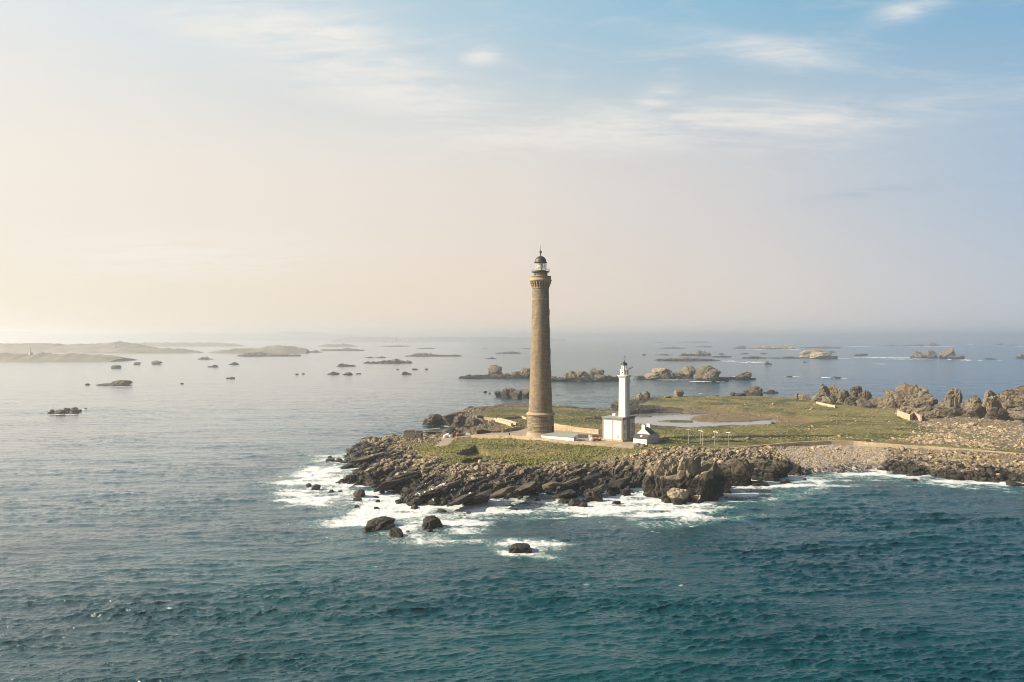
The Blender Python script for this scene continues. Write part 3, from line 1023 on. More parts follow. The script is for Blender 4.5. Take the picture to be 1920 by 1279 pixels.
def outcrop(blobs, label, cat='rock', name='rock', mat=None, z=0.0, sub=4, deep=0.9, strata=0.03, crack=0.07, cuts=9, group=None, sink=0.25, boxy=0.3, planes=()):
    """blobs: (px left, px right, py base, py top) of each lump; all lumps are one mesh"""
    mat = mat or M_rock
    parts = []
    base = None
    for i, bl in enumerate(blobs):
        x0, x1, yb, yt = bl[:4]
        X0, Y0 = at((x0 + x1) / 2, yb, z)
        wd = (x1 - x0) / F * Y0
        hg = max((yb - yt) / F * Y0, 0.35)
        sd = int(x0 * 13 + yb * 7 + i) % 9973
        V, Fc = rock_shape(sd, sub if wd * F / Y0 > 9 else max(2, sub - 1), cuts=cuts, strata=strata, crack=crack, boxy=boxy, planes=planes)
        lo, hi_ = V.min(0), V.max(0)
        V = (V - (lo + hi_) / 2) / (hi_ - lo) * 2
        dp = wd * deep if len(bl) < 5 else wd * bl[4]
        low_ = np.clip(-V[:, 2], 0, 0.9)
        V[:, :2] *= (1 / np.sqrt(1 - 0.85 * low_ ** 2))[:, None]
        V[:, :2] = np.clip(V[:, :2], -1.05, 1.05)
        full = hg * (1 + sink)
        V = V * np.array([wd / 2, dp / 2, full / 2])
        V[:, 2] += full / 2 - hg * sink
        yc = Y0 + dp * 0.3
        if base is None: base = (X0, yc, z)
        V = V + np.array([X0 - base[0], yc - base[1], 0])
        parts.append((V, Fc))
    if len(parts) == 1:
        V, Fc = parts[0]
        o = link(name, np_mesh(name, V, Fc, False), mat, None, base)
        return tag(o, label, cat, group)
    o = thing(name, label, cat, base, 0.0, group)
    for V, Fc in parts:
        link('block', np_mesh('block', V, Fc, False), mat, o)
    return o


# ------------------------------------------------------------------ the tall lighthouse
LX, LY = at(1013.5, 819, 6.0)
LZ = 6.0
tall = thing('lighthouse', 'very tall round brown granite lighthouse with a dark dome', 'lighthouse', (LX, LY, LZ))


def lz(py): return zat(py, LY) - LZ


m_ = MB().lathe([(6.75, -0.8), (6.75, 0.25), (6.35, 0.5), (6.05, 1.6), (5.85, 2.4)], 64)
m_.build('base_step', M_ledge, tall)
# rusticated drum: courses with open joints
prof = []
z0 = 2.4
while z0 < 9.3:
    prof += [(5.74, z0), (5.74, z0 + 0.05), (5.85, z0 + 0.08), (5.85, z0 + 0.66), (5.74, z0 + 0.69)]
    z0 += 0.75
MB().lathe(prof, 64, smooth=False).build('base_drum', M_drum, tall)
MB().lathe([(5.7, 9.3), (6.0, 9.7), (6.45, 9.95), (6.5, 10.35), (6.1, 10.5), (5.55, 10.9), (5.4, 11.1)], 64).build('base_moulding', M_ledge, tall)
shp = [(5.32, 11.1), (5.05, 16.0), (4.82, 22.0), (4.55, 30.0), (4.3, 38.0), (4.08, 46.0), (3.88, 54.0), (3.72, 60.0), (3.66, 65.2)]
prof = []
for (r0, a0), (r1, a1) in zip(shp[:-1], shp[1:]):
    for k in range(4): prof.append((r0 + (r1 - r0) * k / 4, a0 + (a1 - a0) * k / 4))
prof.append(shp[-1])
MB().lathe(prof, 72).build('shaft', M_shaft, tall)
MB().lathe([(3.70, 60.2), (3.86, 60.3), (3.86, 60.6), (3.72, 60.7)], 64).build('string_course', M_ledge, tall)


def srad(z):
    for (r0, a0), (r1, a1) in zip(shp[:-1], shp[1:]):
        if a0 <= z <= a1: return r0 + (r1 - r0) * (z - a0) / (a1 - a0)
    return 3.7


for k, z in enumerate([17.5, 27.0, 36.5, 45.5, 54.0]):
    for ang in (-16,):
        r = srad(z)
        M = Matrix.Rotation(R(ang), 4, 'Z')
        f = MB()
        f.box(r - 0.25, r + 0.10, -0.62, -0.42, z - 0.2, z + 2.0, M).box(r - 0.25, r + 0.10, 0.42, 0.62, z - 0.2, z + 2.0, M).box(r - 0.25, r + 0.12, -0.62, 0.62, z + 2.0, z + 2.25, M).box(r - 0.25, r + 0.16, -0.7, 0.7, z - 0.4, z - 0.2, M)
        wd = f.build('window', M_ledge, tall)
        MB().box(r - 0.3, r + 0.04, -0.42, 0.42, z - 0.2, z + 2.0, M).build('pane', M_dark, wd)
MB().box(5.6, 6.12, -0.6, 0.6, 2.5, 5.0, Matrix.Rotation(R(-25), 4, 'Z')).build('door', M_dark, tall)
# corbels under the gallery
MB().lathe([(3.66, 65.2), (3.78, 65.3), (3.78, 65.6), (3.66, 65.7), (3.66, 68.3)], 64).build('corbel_wall', M_shaft, tall)
cb = MB()
for k in range(22):
    M = Matrix.Rotation(2 * math.pi * k / 22, 4, 'Z')
    cb.box(3.5, 3.98, -0.24, 0.24, 65.9, 66.7, M)
    cb.box(3.5, 4.35, -0.24, 0.24, 66.7, 67.5, M)
    cb.box(3.5, 4.6, -0.26, 0.26, 67.5, 68.25, M)
cb.build('corbels', M_ledge, tall)
MB().lathe([(3.6, 68.2), (4.62, 68.2), (4.75, 68.6), (4.95, 68.75), (4.95, 69.15), (4.7, 69.3), (4.6, 69.35), (4.6, 70.45), (4.7, 70.5), (4.7, 70.75), (4.35, 70.75), (4.35, 69.4), (3.0, 69.38)], 64).build('gallery_parapet', M_ledge, tall)
MB().lathe([(3.05, 69.3), (3.05, 71.6), (3.1, 72.4)], 48).build('watch_room', M_shaft, tall)
wd = MB().box(2.7, 3.12, -0.4, 0.4, 70.2, 71.9, Matrix.Rotation(R(215), 4, 'Z')).build('window', M_dark, tall)
MB().lathe([(3.1, 72.35), (3.4, 72.5), (4.0, 72.55), (4.0, 72.8), (2.9, 72.82)], 48).build('lantern_gallery', M_copper, tall)
rl = MB()
for k in range(28):
    a = 2 * math.pi * k / 28
    rl.tube((3.9 * math.cos(a), 3.9 * math.sin(a), 72.8), (3.9 * math.cos(a), 3.9 * math.sin(a), 73.95), 0.035, seg=5)
for zz_ in (73.35, 73.95):
    for k in range(28):
        a = 2 * math.pi * k / 28; b = 2 * math.pi * (k + 1) / 28
        rl.tube((3.9 * math.cos(a), 3.9 * math.sin(a), zz_), (3.9 * math.cos(b), 3.9 * math.sin(b), zz_), 0.035, seg=5)
rl.build('railing', M_pole, tall)
MB().lathe([(2.6, 72.8), (2.6, 73.3)], 32).build('lantern_sill', M_copper, tall)
lt = MB().lathe([(2.5, 73.3), (2.5, 76.7)], 32).build('lantern_glass', M_glass, tall)
gb = MB()
for k in range(16):
    a = 2 * math.pi * k / 16
    gb.tube((2.53 * math.cos(a), 2.53 * math.sin(a), 73.3), (2.53 * math.cos(a), 2.53 * math.sin(a), 76.7), 0.06, seg=6)
for zz_ in (74.4, 75.5):
    gb.lathe([(2.55, zz_ - 0.04), (2.58, zz_), (2.55, zz_ + 0.04)], 32)
gb.build('glazing_bars', M_pole, lt)
MB().lathe([(0.0, 73.0), (0.9, 73.1), (0.9, 73.8), (0.55, 74.0), (1.15, 74.4), (1.3, 75.1), (1.15, 75.8), (0.5, 76.2), (0, 76.3)], 24).build('lens', M_lens, lt)
dm = [(2.6, 76.6), (2.95, 76.7), (2.95, 76.95), (2.6, 77.0)] + [(2.6 * math.cos(a), 77.0 + 2.7 * math.sin(a)) for a in np.linspace(0.1, 1.36, 9)] + [(0.3, 79.75), (0.3, 80.3)]
MB().lathe(dm, 40).build('dome', M_copper, tall)
MB().lathe([(0.28, 80.3), (0.28, 80.9), (0.45, 81.05), (0.58, 81.5), (0.45, 81.95), (0.12, 82.1), (0.05, 84.2), (0, 84.25)], 20).build('finial', M_copper, tall)

# ------------------------------------------------------------------ the old white lighthouse
AA = R(36)
L1, L2 = 9.6, 11.0
nx_, ny_ = at(1167.2, 831, 5.5)
ox, oy = nx_ - L1 * math.cos(AA), ny_ + L1 * math.sin(AA)
old = thing('lighthouse', 'small white square lighthouse rising from a two storey keeper house', 'lighthouse', (ox, oy, 5.5), -AA)
HB = 10.0
bw = MB().box(0, L1, 0, L2, -1.0, HB)
bw.build('house_walls', M_white, old)
MB().box(-0.12, L1 + 0.12, -0.12, L2 + 0.12, -1.2, 1.25).build('plinth', M_wall, old)
MB().box(-0.18, L1 + 0.18, -0.18, L2 + 0.18, HB - 0.55, HB + 0.05).box(-0.38, L1 + 0.38, -0.38, L2 + 0.38, HB + 0.05, HB + 0.5).build('cornice', M_quoin, old)
MB().box(0.1, L1 - 0.1, 0.1, L2 - 0.1, HB + 0.5, HB + 0.62).build('flat_roof', M_verd, old)
MB().box(2.0, 3.2, 5.2, 6.6, HB + 0.62, HB + 1.5).build('roof_hatch', M_whiteflat, old)
for (cx, cy) in ((0, 0), (L1, 0), (L1, L2)):
    k = 0
    qb = MB()
    z = 1.25
    while z < HB - 0.6:
        wq = 0.75 if k % 2 else 0.45
        sx = 1 if cx == 0 else -1; sy = 1 if cy == 0 else -1
        x0, x1 = sorted((cx - sx * 0.05, cx + sx * wq)); y0, y1 = sorted((cy - sy * 0.05, cy + sy * (1.2 - wq)))
        qb.box(x0, x1, y0, y1, z, z + 0.40)
        z += 0.42; k += 1
    qb.build('quoins', M_quoin, old)
MB().box(L1 - 0.2, L1 + 0.10, 3.7, 6.9, 1.25, HB - 0.55).build('stone_panel', M_quoin, old)
for yc in (2.0, 8.7):
    for zc in (1.9, 5.4):
        f = MB().box(L1 - 0.1, L1 + 0.08, yc - 0.75, yc + 0.75, zc - 0.15, zc).box(L1 - 0.1, L1 + 0.06, yc - 0.7, yc - 0.52, zc, zc + 2.2).box(L1 - 0.1, L1 + 0.06, yc + 0.52, yc + 0.7, zc, zc + 2.2).box(L1 - 0.1, L1 + 0.06, yc - 0.7, yc + 0.7, zc + 2.2, zc + 2.4)
        wd = f.build('window', M_white, old)
        MB().box(L1 - 0.1, L1 + 0.02, yc - 0.52, yc + 0.52, zc, zc + 2.2).build('shutter', plain('grey_shutter', (0.22, 0.22, 0.21), 0.7), wd)
MB().tube((5.0, -0.12, 0.0), (5.0, -0.12, HB), 0.09).build('drainpipe', M_quoin, old)
for xx in (7.2, 7.75):
    MB().box(xx - 0.1, xx + 0.1, -0.03, 0.1, 1.7, 3.1).build('window', M_quoin, old)
for xx in (2.0, 3.2):
    MB().box(xx - 0.3, xx + 0.3, -0.16, 0.1, 0.0, 0.45).build('vent', M_dark, old)
# tower
tcx, tcy = L1 - 1.95, 5.3
HT = zat(704, 318.5) - 5.5


def chamfer(hw, c, z):
    return [(tcx - hw + c, tcy - hw, z), (tcx + hw - c, tcy - hw, z), (tcx + hw, tcy - hw + c, z), (tcx + hw, tcy + hw - c, z), (tcx + hw - c, tcy + hw, z), (tcx - hw + c, tcy + hw, z), (tcx - hw, tcy + hw - c, z), (tcx - hw, tcy - hw + c, z)]


def prism(mb, secs):
    pts = []
    for s_ in secs: pts += s_
    n8 = len(secs[0]); fc = []
    for i in range(len(secs) - 1):
        for k in range(n8):
            fc.append((i * n8 + k, i * n8 + (k + 1) % n8, (i + 1) * n8 + (k + 1) % n8, (i + 1) * n8 + k))
    fc.append(tuple(range((len(secs) - 1) * n8, len(secs) * n8)))
    fc.append(tuple(range(n8))[::-1])
    return mb.poly(pts, fc)


prism(MB(), [chamfer(1.95, 0.5, 1.0), chamfer(1.95, 0.5, HB), chamfer(1.78, 0.45, HT - 0.9)]).build('tower_shaft', M_white, old)
prism(MB(), [chamfer(1.85, 0.45, HT - 1.0), chamfer(1.95, 0.45, HT - 0.8), chamfer(1.95, 0.45, HT - 0.5), chamfer(2.35, 0.5, HT - 0.25), chamfer(2.4, 0.5, HT), chamfer(2.3, 0.5, HT + 0.05)]).build('gallery_cornice', M_white, old)
for s_ in range(4):
    dn = MB()
    for k in range(8):
        M = Matrix.Translation((tcx, tcy, 0)) @ Matrix.Rotation(s_ * math.pi / 2, 4, 'Z')
        dn.box(-1.6 + k * 0.43, -1.4 + k * 0.43, -2.2, -1.8, HT - 0.75, HT - 0.3, M)
    dn.build('dentils', M_white, old)
MB().lathe([(1.75, HT + 0.05), (1.75, HT + 2.2), (1.95, HT + 2.3), (1.95, HT + 2.5), (1.4, HT + 2.52)], 8, tcx, tcy, smooth=False, a0=R(22.5)).build('watch_room', M_white, old)
MB().box(tcx - 0.2, tcx + 0.2, tcy - 1.8, tcy - 1.5, HT + 1.2, HT + 1.65).build('window', M_dark, old)
lt = MB().lathe([(1.2, HT + 2.5), (1.2, HT + 4.5)], 10, tcx, tcy, smooth=False).build('lantern_glass', M_glass, old)
gb = MB()
for k in range(10):
    a = 2 * math.pi * k / 10
    gb.tube((tcx + 1.22 * math.cos(a), tcy + 1.22 * math.sin(a), HT + 2.5), (tcx + 1.22 * math.cos(a), tcy + 1.22 * math.sin(a), HT + 4.5), 0.06, seg=5)
gb.build('glazing_bars', M_whiteflat, lt)
MB().lathe([(0, HT + 2.5), (0.55, HT + 2.6), (0.6, HT + 4.0), (0, HT + 4.4)], 12, tcx, tcy).build('lens', M_lens, lt)
MB().lathe([(1.38, HT + 4.45), (1.38, HT + 4.65)] + [(1.28 * math.cos(a), HT + 4.65 + 1.05 * math.sin(a)) for a in np.linspace(0.15, 1.35, 7)] + [(0.16, HT + 5.75), (0.16, HT + 6.1), (0.24, HT + 6.25), (0.1, HT + 6.5), (0, HT + 6.55)], 24, tcx, tcy).build('dome', M_iron, old)
vn_ = MB().tube((tcx, tcy, HT + 6.4), (tcx, tcy, HT + 8.3), 0.035).tube((tcx - 0.7, tcy + 0.3, HT + 7.4), (tcx + 0.7, tcy - 0.3, HT + 7.4), 0.03).tube((tcx - 0.3, tcy - 0.7, HT + 7.4), (tcx + 0.3, tcy + 0.7, HT + 7.4), 0.03)
for q in ((-0.7, 0.3), (0.7, -0.3), (-0.3, -0.7), (0.3, 0.7)): vn_.box(tcx + q[0] - 0.1, tcx + q[0] + 0.1, tcy + q[1] - 0.05, tcy + q[1] + 0.05, HT + 7.3, HT + 7.5)
vn_.box(tcx - 0.15, tcx + 0.5, tcy - 0.04, tcy + 0.04, HT + 8.05, HT + 8.3)
vn_.build('weather_vane', M_iron, old)
an = MB().tube((tcx + 1.7, tcy + 0.3, HT + 2.2), (tcx + 3.6, tcy + 1.0, HT + 3.9), 0.06).box(tcx + 2.2, tcx + 2.9, tcy + 0.35, tcy + 0.8, HT + 2.9, HT + 3.15).box(tcx + 2.7, tcx + 3.7, tcy + 0.9, tcy + 1.0, HT + 3.4, HT + 3.7).tube((tcx + 1.7, tcy + 0.3, HT + 2.5), (tcx + 2.5, tcy + 0.6, HT + 3.9), 0.04)
an.build('antenna', M_iron, old)

# ------------------------------------------------------------------ cottage with lean-tos
nx_, ny_ = at(1213, 831.5, 6.3)
WG = 6.3
ct = thing('cottage', 'small white gabled cottage with slate roof and two chimneys beside the keeper house', 'house', (nx_ - WG * math.cos(AA), ny_ + WG * math.sin(AA), 6.3), -AA)
y0, y1, y2, y3 = 0.0, 3.0, 8.6, 11.6
ze, zm, zr = 1.7, 3.2, 5.7
mw = MB()
# right and left side walls (pentagon outline), front, back, gables
for x0, x1 in ((0, 0.35), (WG - 0.35, WG)):
    side = [(y0, -0.8), (y3, -0.8), (y3, ze), (y2, zm), (y1, zm), (y0, ze)]
    pts = [(x0, y, z) for y, z in side] + [(x1, y, z) for y, z in side]
    mw.poly(pts, [tuple(range(6))[::-1], tuple(range(6, 12))] + [(k, (k + 1) % 6, 6 + (k + 1) % 6, 6 + k) for k in range(6)])
mw.box(0.35, WG - 0.35, y0, y0 + 0.35, -0.8, ze).box(0.35, WG - 0.35, y3 - 0.35, y3, -0.8, ze)
for ya, yb in ((y1, y1 + 0.4), (y2 - 0.4, y2)):
    gp = [(-0.02, zm), (WG + 0.02, zm), (WG / 2, zr + 0.28)]
    pts = [(x, ya, z) for x, z in gp] + [(x, yb, z) for x, z in gp]
    mw.poly(pts, [(0, 1, 2), (5, 4, 3), (0, 3, 4, 1), (1, 4, 5, 2), (2, 5, 3, 0)])
mw.build('walls', M_white, ct)
for nm_, ym in (('chimney', y1 + 0.1), ('chimney', y2 - 0.9)):
    MB().box(WG / 2 - 0.75, WG / 2 + 0.75, ym - 0.08, ym + 0.75, zr - 0.5, zr + 1.25).box(WG / 2 - 0.85, WG / 2 + 0.85, ym - 0.14, ym + 0.83, zr + 1.25, zr + 1.42).build(nm_, M_white, ct)


def slab_(mb, a, b, c, d, th=0.14):
    a, b, c, d = map(Vector, (a, b, c, d))
    nn = (b - a).cross(d - a).normalized() * th
    if nn.z < 0: nn = -nn
    pts = [a, b, c, d, a + nn, b + nn, c + nn, d + nn]
    mb.poly(pts, [(3, 2, 1, 0), (4, 5, 6, 7), (0, 1, 5, 4), (1, 2, 6, 5), (2, 3, 7, 6), (3, 0, 4, 7)])
    return mb


rf = MB()
slab_(rf, (WG + 0.15, y1 + 0.4, zm - 0.05), (WG + 0.15, y2 - 0.4, zm - 0.05), (WG / 2, y2 - 0.4, zr), (WG / 2, y1 + 0.4, zr))
slab_(rf, (-0.15, y1 + 0.4, zm - 0.05), (-0.15, y2 - 0.4, zm - 0.05), (WG / 2, y2 - 0.4, zr), (WG / 2, y1 + 0.4, zr))
rf.build('main_roof', M_slate, ct)
lr = slab_(MB(), (-0.1, y0 - 0.15, ze), (WG + 0.1, y0 - 0.15, ze), (WG + 0.1, y1, zm), (-0.1, y1, zm)).build('lean_to_roof', M_slate2, ct)
slab_(MB(), (2.6, 1.0, 2.35), (3.5, 1.0, 2.35), (3.5, 1.9, 2.8), (2.6, 1.9, 2.8), 0.08).build('skylight', M_whiteflat, lr)
slab_(MB(), (-0.1, y3 + 0.15, ze), (WG + 0.1, y3 + 0.15, ze), (WG + 0.1, y2, zm), (-0.1, y2, zm)).build('lean_to_roof', M_slate2, ct)
MB().box(WG, WG + 0.03, 5.2, 5.8, 0.7, 1.3).build('window', M_quoin, ct)

# ------------------------------------------------------------------ long shed by the tall lighthouse
ax, ay = at(1013.5, 822.5, 6.0); bx, by = at(1076, 827.5, 6.0)
ln = math.hypot(bx - ax, by - ay); an_ = math.atan2(by - ay, bx - ax)
sh_ = thing('shed', 'long low white shed with a pale grey green sloping roof below the tall lighthouse', 'shed', (ax, ay, 6.0), an_)
pr = [(0, 0.0), (4.0, 0.0), (4.0, 2.5), (0, 1.7)]
pts = [(0, y, z) for y, z in pr] + [(ln, y, z) for y, z in pr]
MB().poly(pts, [(3, 2, 1, 0), (4, 5, 6, 7), (0, 1, 5, 4), (1, 2, 6, 5), (2, 3, 7, 6), (3, 0, 4, 7)]).build('walls', M_whiteflat, sh_)
slab_(MB(), (-0.2, -0.3, 1.66), (ln + 0.2, -0.3, 1.66), (ln + 0.2, 4.25, 2.56), (-0.2, 4.25, 2.56), 0.12).build('roof', M_sheetroof, sh_)
MB().box(ln, ln + 0.03, 0.6, 1.5, 0.0, 1.7).build('door', M_quoin, sh_)


# ------------------------------------------------------------------ walls
def wall_run(pts, hgt, th, mat, label, name='stone_wall', zb=None, below=1.0, cat='wall', step=3.0, cap=None):
    """pts: (x, y) or (x, y, ztop) along the wall"""
    P = []
    for a, b in zip(pts[:-1], pts[1:]):
        n = max(1, int(math.hypot(b[0] - a[0], b[1] - a[1]) / step))
        for k in range(n): P.append([a[i] + (b[i] - a[i]) * k / n for i in range(len(a))])
    P.append(list(pts[-1]))
    A_ = np.array([p[:2] for p in P])
    gz = ground(A_[:, 0], A_[:, 1])
    if len(P[0]) == 3: top = np.array([p[2] for p in P])
    else:
        top = gz + hgt
        kk = np.ones(5) / 5
        if len(top) > 6: top = np.convolve(np.pad(top, 2, mode='edge'), kk, 'valid')
    c = A_.mean(0); zc = float(gz.min())
    dr = np.gradient(A_, axis=0); dr /= np.linalg.norm(dr, axis=1)[:, None]
    nn = np.stack([-dr[:, 1], dr[:, 0]], 1) * th / 2
    pts_ = []
    for i in range(len(P)):
        lo = min(gz[i], top[i] - hgt) - below
        for sg, z in ((1, lo), (-1, lo), (-1, top[i]), (1, top[i])):
            pts_.append((A_[i, 0] + sg * nn[i, 0] - c[0], A_[i, 1] + sg * nn[i, 1] - c[1], z - zc))
    fc = []
    for i in range(len(P) - 1):
        for k in range(4):
            fc.append((i * 4 + k, i * 4 + (k + 1) % 4, i * 4 + 4 + (k + 1) % 4, i * 4 + 4 + k))
    fc.append((0, 1, 2, 3)); e = (len(P) - 1) * 4
    fc.append((e + 3, e + 2, e + 1, e))
    o = MB().poly(pts_, fc).build(name, mat, None, (c[0], c[1], zc))
    return tag(o, label, cat)


def A6(px, py, z=6.0): return at(px, py, z)


wall_run([A6(884, 818), A6(960, 822.5), A6(1035, 829), A6(1110, 834.5), A6(1160, 837.5), A6(1189, 839)], 1.35, 0.9, M_wall, 'long low cream wall along the front edge of the lighthouse yard', 'garden_wall')
wall_run([A6(1037, 806), A6(1080, 809.5), A6(1123, 814)], 2.1, 0.8, M_wall, 'cream yard wall behind the shed between the two lighthouses')
wall_run([A6(942, 810), A6(952, 806.5), A6(967, 803), A6(983, 801.5)], 2.0, 0.7, M_wall, 'shaded quay wall left of the tall lighthouse foot')
MB_ = MB().box(-0.5, 0.5, -0.5, 0.5, -0.5, 3.0).box(-0.6, 0.6, -0.6, 0.6, 3.0, 3.25)
gx_, gy_ = A6(941.5, 811)
tag(MB_.build('gate_pillar', M_wall, None, (gx_, gy_, 6.0)), 'square cream gate pillar at the end of the shaded quay wall', 'pillar')
wall_run([A6(908, 785, 5), A6(927, 786, 5), A6(960, 799.5, 5)], 1.6, 1.0, M_wall, 'bent cream ramp wall nearest the boulders left of the tall lighthouse', 'ramp_wall')
wall_run([A6(934, 785.5, 5), A6(952, 791, 5), A6(969, 797.5, 5)], 1.6, 1.2, M_wall, 'straight cream ramp wall nearest the tall lighthouse foot', 'ramp_wall')
wall_run([A6(939, 785, 5), A6(960, 784, 5), A6(977, 782, 5)], 1.3, 0.7, M_quoin, 'dark shaded field wall on the grass left of the tall lighthouse')  # darker stone than the sunlit stretch paints this wall's shade
wall_run([A6(977, 781.5, 5), A6(988, 785, 5)], 1.3, 0.7, M_wall, 'short sunlit wall touching the left side of the tall lighthouse')
wall_run([A6(893, 814), A6(906, 812), A6(919.5, 811)], 1.7, 0.6, M_rust, 'dark sheet pile wall behind the left end of the yard wall', 'yard_wall')
wall_run([A6(1041, 796, 5), A6(1060, 799, 5), A6(1082, 803, 5)], 1.0, 1.4, M_wall, 'low rubble bank wall right behind the tall lighthouse')
wall_run([at(1339, 843, 5) + (5.0,), at(1390, 839.5, 5) + (5.3,), at(1440, 837, 5) + (5.8,), at(1500, 834, 5) + (6.2,), at(1557, 832.5, 5) + (6.4,), at(1600, 833, 5) + (6.4,), at(1640, 835.5, 5) + (6.2,), at(1700, 839, 5) + (6.0,), at(1760, 842, 5) + (5.9,), at(1830, 846, 5) + (5.6,), at(1900, 850, 5) + (5.3,), at(1960, 852, 5) + (4.8,)], 2.6, 0.9, M_wall, 'long curved cream sea wall above the grey shingle beach', 'sea_wall', step=4)
wall_run([at(1531, 757, 4), at(1548, 761, 4), at(1567, 764, 4)], 1.6, 1.0, M_wall, 'short cream wall in the grass in front of the rock pile')
wall_run([at(1683, 779, 4), at(1700, 785, 4), at(1707, 788, 4), at(1713, 782, 4), at(1727, 790, 4)], 3.2, 0.8, M_wall, 'angular broken cream wall before the big split rock')
wx_, wy_ = at(1237, 829, 5.2)
wall_run([(wx_, wy_), at(1246, 826, 5.2), at(1254, 824.5, 5.2)], 1.3, 0.5, M_wall, 'short stone wall running right from the cottage')


# ------------------------------------------------------------------ small wind turbines
def turbine(px, pyb, pyt, spin, yaw):
    x, y = at(px, pyb, 4.9)
    z = float(ground(x, y)[0])
    h = (pyb - pyt) / F * y
    o = thing('wind_turbine', None, 'wind turbine', (x, y, z - 0.1), R(yaw), 'small wind turbines in the grass right of the cottage')
    MB().tube((0, 0, -0.5), (0, 0, h - 0.25), 0.085, 0.06, 10).build('mast', M_pole, o)
    MB().tube((0, -0.45, h - 0.1), (0, 0.35, h - 0.1), 0.16, 0.12, 10).box(-0.03, 0.03, 0.3, 1.0, h - 0.3, h + 0.15).build('nacelle', M_whiteflat, o)
    rt = MB().ball((0, -0.5, h - 0.1), 0.17)
    for k in range(3):
        a = R(spin + 120 * k)
        u = Vector((math.sin(a), 0, math.cos(a))); v = Vector((math.cos(a), 0, -math.sin(a)))
        c = Vector((0, -0.5, h - 0.1))
        pts = [c + u * 0.1 + v * 0.08, c + u * 0.1 - v * 0.08, c + u * 0.95 - v * 0.03, c + u * 0.95 + v * 0.10]
        pts = pts + [p + Vector((0, 0.04, 0)) for p in pts]
        rt.poly(pts, [(0, 1, 2, 3), (7, 6, 5, 4), (0, 4, 5, 1), (1, 5, 6, 2), (2, 6, 7, 3), (3, 7, 4, 0)])
    rt.build('rotor', M_whiteflat, o)
    return o


for (px, pb, pt_, sp, yw, lb) in [(1291.5, 833.5, 806, 90, 88, 'leftmost slim white wind turbine pole, seen edge on'), (1313.5, 832.5, 806, 40, 80, 'second wind turbine from the left, standing behind a nearer one'),
                                  (1317.5, 835.5, 808.5, 60, 10, 'third wind turbine from the left with a downward open rotor'), (1340, 835, 808, 0, 20, 'fourth wind turbine from the left, darker pole with small rotor'),
                                  (1344.5, 838, 810.5, 30, 5, 'fifth wind turbine from the left, nearest the sea wall end'), (1366.5, 837, 810, 75, 60, 'rightmost wind turbine of the row in the grass')]:
    turbine(px, pb, pt_, sp, yw)['label'] = lb


# ------------------------------------------------------------------ site cabins, stores and clutter
def gp(px, py, z=5.0):
    x, y = at(px, py, z)
    for _ in range(4):
        z = float(ground(x, y)[0]); x, y = at(px, py, z)
    return x, y, z


def cabin(px0, px1, pyb, hgt, label, door=False):
    x, y, z = gp((px0 + px1) / 2, pyb)
    wdt = (px1 - px0) / F * y
    o = thing('site_cabin', label, 'cabin', (x, y, z - 0.05), R(3), 'grey cabins at the left end of the island')
    b = MB().box(-wdt / 2, wdt / 2, 0, 2.6, 0, hgt)
    for k in range(int(wdt / 0.6)): b.box(-wdt / 2 + 0.25 + k * 0.6, -wdt / 2 + 0.33 + k * 0.6, -0.05, 0, 0.1, hgt - 0.1)
    b.build('body', M_cabin, o)
    MB().box(-wdt / 2 - 0.1, wdt / 2 + 0.1, -0.1, 2.8, hgt, hgt + 0.18).box(-wdt / 2 + 0.5, wdt / 2, 0.9, 2.9, hgt + 0.18, hgt + 0.5).build('roof', M_rust, o)
    MB().box(-wdt / 2 - 0.02, wdt / 2 + 0.02, -0.06, 0, 0, 0.12).build('skirt', M_rust, o)
    if door: MB().box(wdt / 2 - 0.5, wdt / 2 + 0.06, -0.12, -0.05, 0.1, hgt - 0.3).build('door', M_dark, o)
    return o


cabin(757, 777.5, 821.5, 2.7, 'wider grey site cabin at the far left of the two')
cabin(779.5, 792, 822, 2.7, 'narrow grey site cabin with its dark door open', True)

x, y, z = gp(806, 815.5)
o = thing('landing_stage', 'rusty steel framework sloping up behind the grey cabins', 'landing stage', (x, y, z), R(8))
fr = MB()
for k in range(5):
    xx = -3.4 + k * 1.8
    fr.box(xx - 0.1, xx + 0.1, -0.1, 0.1, 0, 1.9 + k * 0.16).box(xx - 0.1, xx + 0.1, 1.9, 2.1, 0, 1.9 + k * 0.16)
fr.tube((-4.0, 0, 0.8), (4.4, 0, 1.1), 0.14, seg=4).tube((-4.0, 2, 0.8), (4.4, 2, 1.1), 0.14, seg=4)
fr.build('legs', M_rust, o)
slab_(MB(), (-4.6, -0.3, 1.9), (4.7, -0.3, 2.7), (4.7, 2.4, 2.7), (-4.6, 2.4, 1.9), 0.2).build('deck', M_timber, o)
MB().box(-1.0, 2.8, 0.2, 1.6, 0.0, 1.2).build('stacked_plates', M_rust, o)


def crate(px, py, w_, d_, h_, mat, name, label, cat, rz=10, lid=None):
    x, y, z = gp(px, py)
    o = thing(name, label, cat, (x, y, z), R(rz))
    b = MB().box(-w_ / 2, w_ / 2, 0, d_, 0.08, h_)
    b.build('body', mat, o)
    MB().box(-w_ / 2 - 0.04, w_ / 2 + 0.04, -0.04, d_ + 0.04, h_, h_ + 0.1).build('lid', lid or mat, o)
    MB().box(-w_ / 2 + 0.05, w_ / 2 - 0.05, 0.05, d_ - 0.05, -0.2, 0.08).build('skid', M_timber, o)
    return o


def sack(px, py, r, label, mat=None, name='bulk_bag', cat='bag', hs=0.8):
    x, y, z = gp(px, py)
    V, Fc = rock_shape(int(px * 7) % 997, 3, cuts=3, boxy=0.35, disp=0.18, crack=0)
    V = V * np.array([r, r * 0.9, r * hs]); V[:, 2] += r * hs * 0.7
    o = link(name, np_mesh(name, V, Fc, True), mat or M_bag, None, (x, y, z))
    return tag(o, label, cat)


